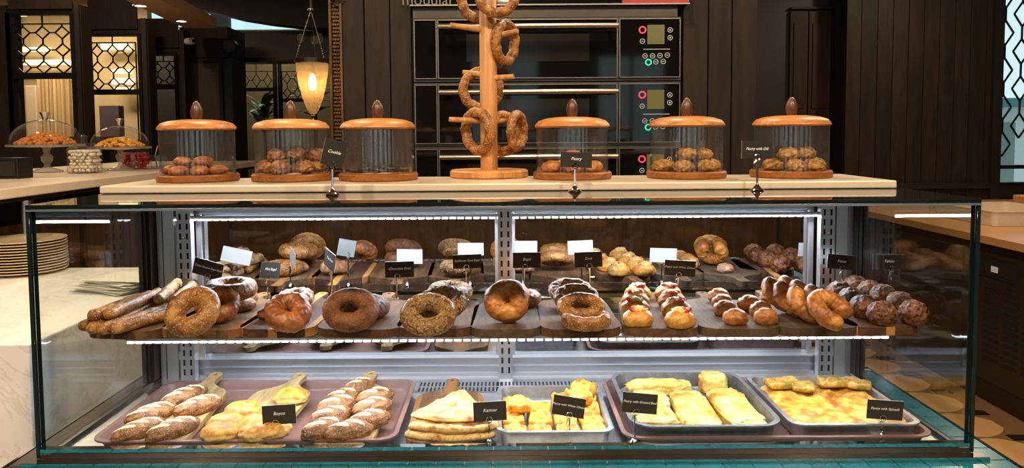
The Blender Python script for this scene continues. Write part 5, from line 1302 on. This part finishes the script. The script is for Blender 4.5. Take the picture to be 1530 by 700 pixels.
# long pale pastries in the dark pan
zq = ZP + 0.0034
def borek(x, y, L, wd, h, a, label, seed, group=None, bend=0, e1=0.35, lift=0.0):
    me = blob(L / 2, wd / 2, h * 0.6, 0.65, 40, 18, 0.13, 3.5, seed, e1=e1, e2=0.6, bend=bend, fine=0.0014, ff=90)
    return bake('rolled_pastry', me, M['borek'], Vector((x, y, zq + 0.0005 + lift)), (0, 0, R(a)), label, 'pastry', group)
borek(0.378, 1.462, 0.200, 0.074, 0.026, 88, 'long pale pastry slab in the middle of the dark pan', 201)
borek(0.463, 1.470, 0.205, 0.074, 0.026, 90, 'long pale pastry slab against the rim beside the spinach pie', 202)
borek(0.291, 1.412, 0.080, 0.080, 0.030, 4, 'short browned pastry chunk at the front of the dark pan', 203)
borek(0.293, 1.505, 0.085, 0.074, 0.034, -10, 'bent golden pastry roll behind the Ground Beef card', 204, bend=-0.35, e1=0.8)
borek(0.335, 1.606, 0.140, 0.046, 0.028, -2, 'long golden pastry roll across the back of the dark pan', 205, e1=0.7)
borek(0.458, 1.612, 0.062, 0.052, 0.042, -12, 'short rolled pastry standing tall in the back corner of the dark pan', 206, e1=0.8)
borek(0.258, 1.560, 0.022, 0.016, 0.014, 30, 'small orange pastry scrap by the bent golden roll', 207, e1=1)
# spinach pie
ZR = ZP + 0.0034
x0, x1, y0, y1 = 0.549, 0.763, YF + 0.066, 1.585
bake('spinach_pie', slab(rr2(x1 - x0, y1 - y0, 0.014, 5, 0.006, 0.02, 3), 0.022, 22, 0.007, 38, 5, 0.005), M['pie'], Vector(((x0 + x1) / 2, (y0 + y1) / 2, ZR + 0.0004)), (0, 0, 0), 'golden flaky spinach pie sheet filling the steel pan', 'pie')
for k, (px, py, w_, d_, a, lab) in enumerate(((1170, 573, 0.075, 0.040, 6, 'cut spinach pie piece with a green edge at the back of the pan'), (1200, 578, 0.045, 0.040, -20, 'small tilted spinach pie piece beside the green-edged one'), (1245, 572, 0.070, 0.032, 4, 'long cut spinach pie strip lying along the back rim'), (1283, 575, 0.05, 0.035, -25, 'cut spinach pie piece in the back corner of the pan'))):
    p = on(px, py, ZR + 0.034)
    bake('pie_piece', slab(rr2(w_, d_, 0.006, 4, 0.007, 0.06, k), 0.014, 6, 0.006, 60, 30 + k, 0.004), M['piegreen'], Vector((p.x, p.y, ZR + 0.0275)), (0.03, 0.0, R(a)), lab, 'pie')

# ------------------------------------------------------------------ cards in front of the lower trays
def low_sign(px, py, bx, by, text, yaw, roll, label, z, w=0.062, h=0.037, size=0.0085):
    b = on(bx, by, z); sign(px, py, Vector((b.x, max(b.y, YF + 0.022), z + 0.0003)), text, yaw, roll, w, h, label=label, size=size)
low_sign(417, 620, 411, 664, 'Boyoz', 4, -2, lbl('Boyoz'), ZK + 0.004)
low_sign(732, 615, 731, 664, 'Katmer', 2, -2, lbl('Katmer'), ZD)
low_sign(850, 608, 851, 665, 'Pastry with White Cheese', -6, 8, lbl('Pastry with White Cheese before the cheese squares'), ZD, 0.060, 0.038, 0.0058)
low_sign(956, 603, 948, 664, 'Pastry with Ground Beef', -4, 4, lbl('Pastry with Ground Beef'), ZK + 0.006, 0.064, 0.038, 0.0060)
low_sign(1322, 613, 1317, 655, 'Pastry with Spinach', -4, 3, lbl('Pastry with Spinach'), ZK + 0.006, 0.066, 0.037, 0.0066)
dc.location.x -= 0.004
# keep every piece on the lower deck behind the front glass
for o in list(COL.objects):
    if o.type == 'MESH' and o.parent is None and o.get('category') in ('loaf', 'roll', 'pastry', 'flatbread', 'pie', 'serving board') and o.location.z < 1.0:
        mw = o.matrix_basis; ym = min((mw @ v.co).y for v in o.data.vertices)
        if ym < YF + 0.024: o.location.y += YF + 0.024 - ym
# ------------------------------------------------------------------ downlight housings
for k, (x, y) in enumerate(DOWN):
    t = thing('downlight_housing', 'round recessed downlight in the cafe ceiling', 'downlight', (x, y, 3.0), 0, 'ceiling downlights')
    MB().lathe([(0.075, -0.065), (0.09, -0.065), (0.09, 0.0), (0.075, 0.0)], 24, closed=True).build('trim_ring', M['camwhite'], t)
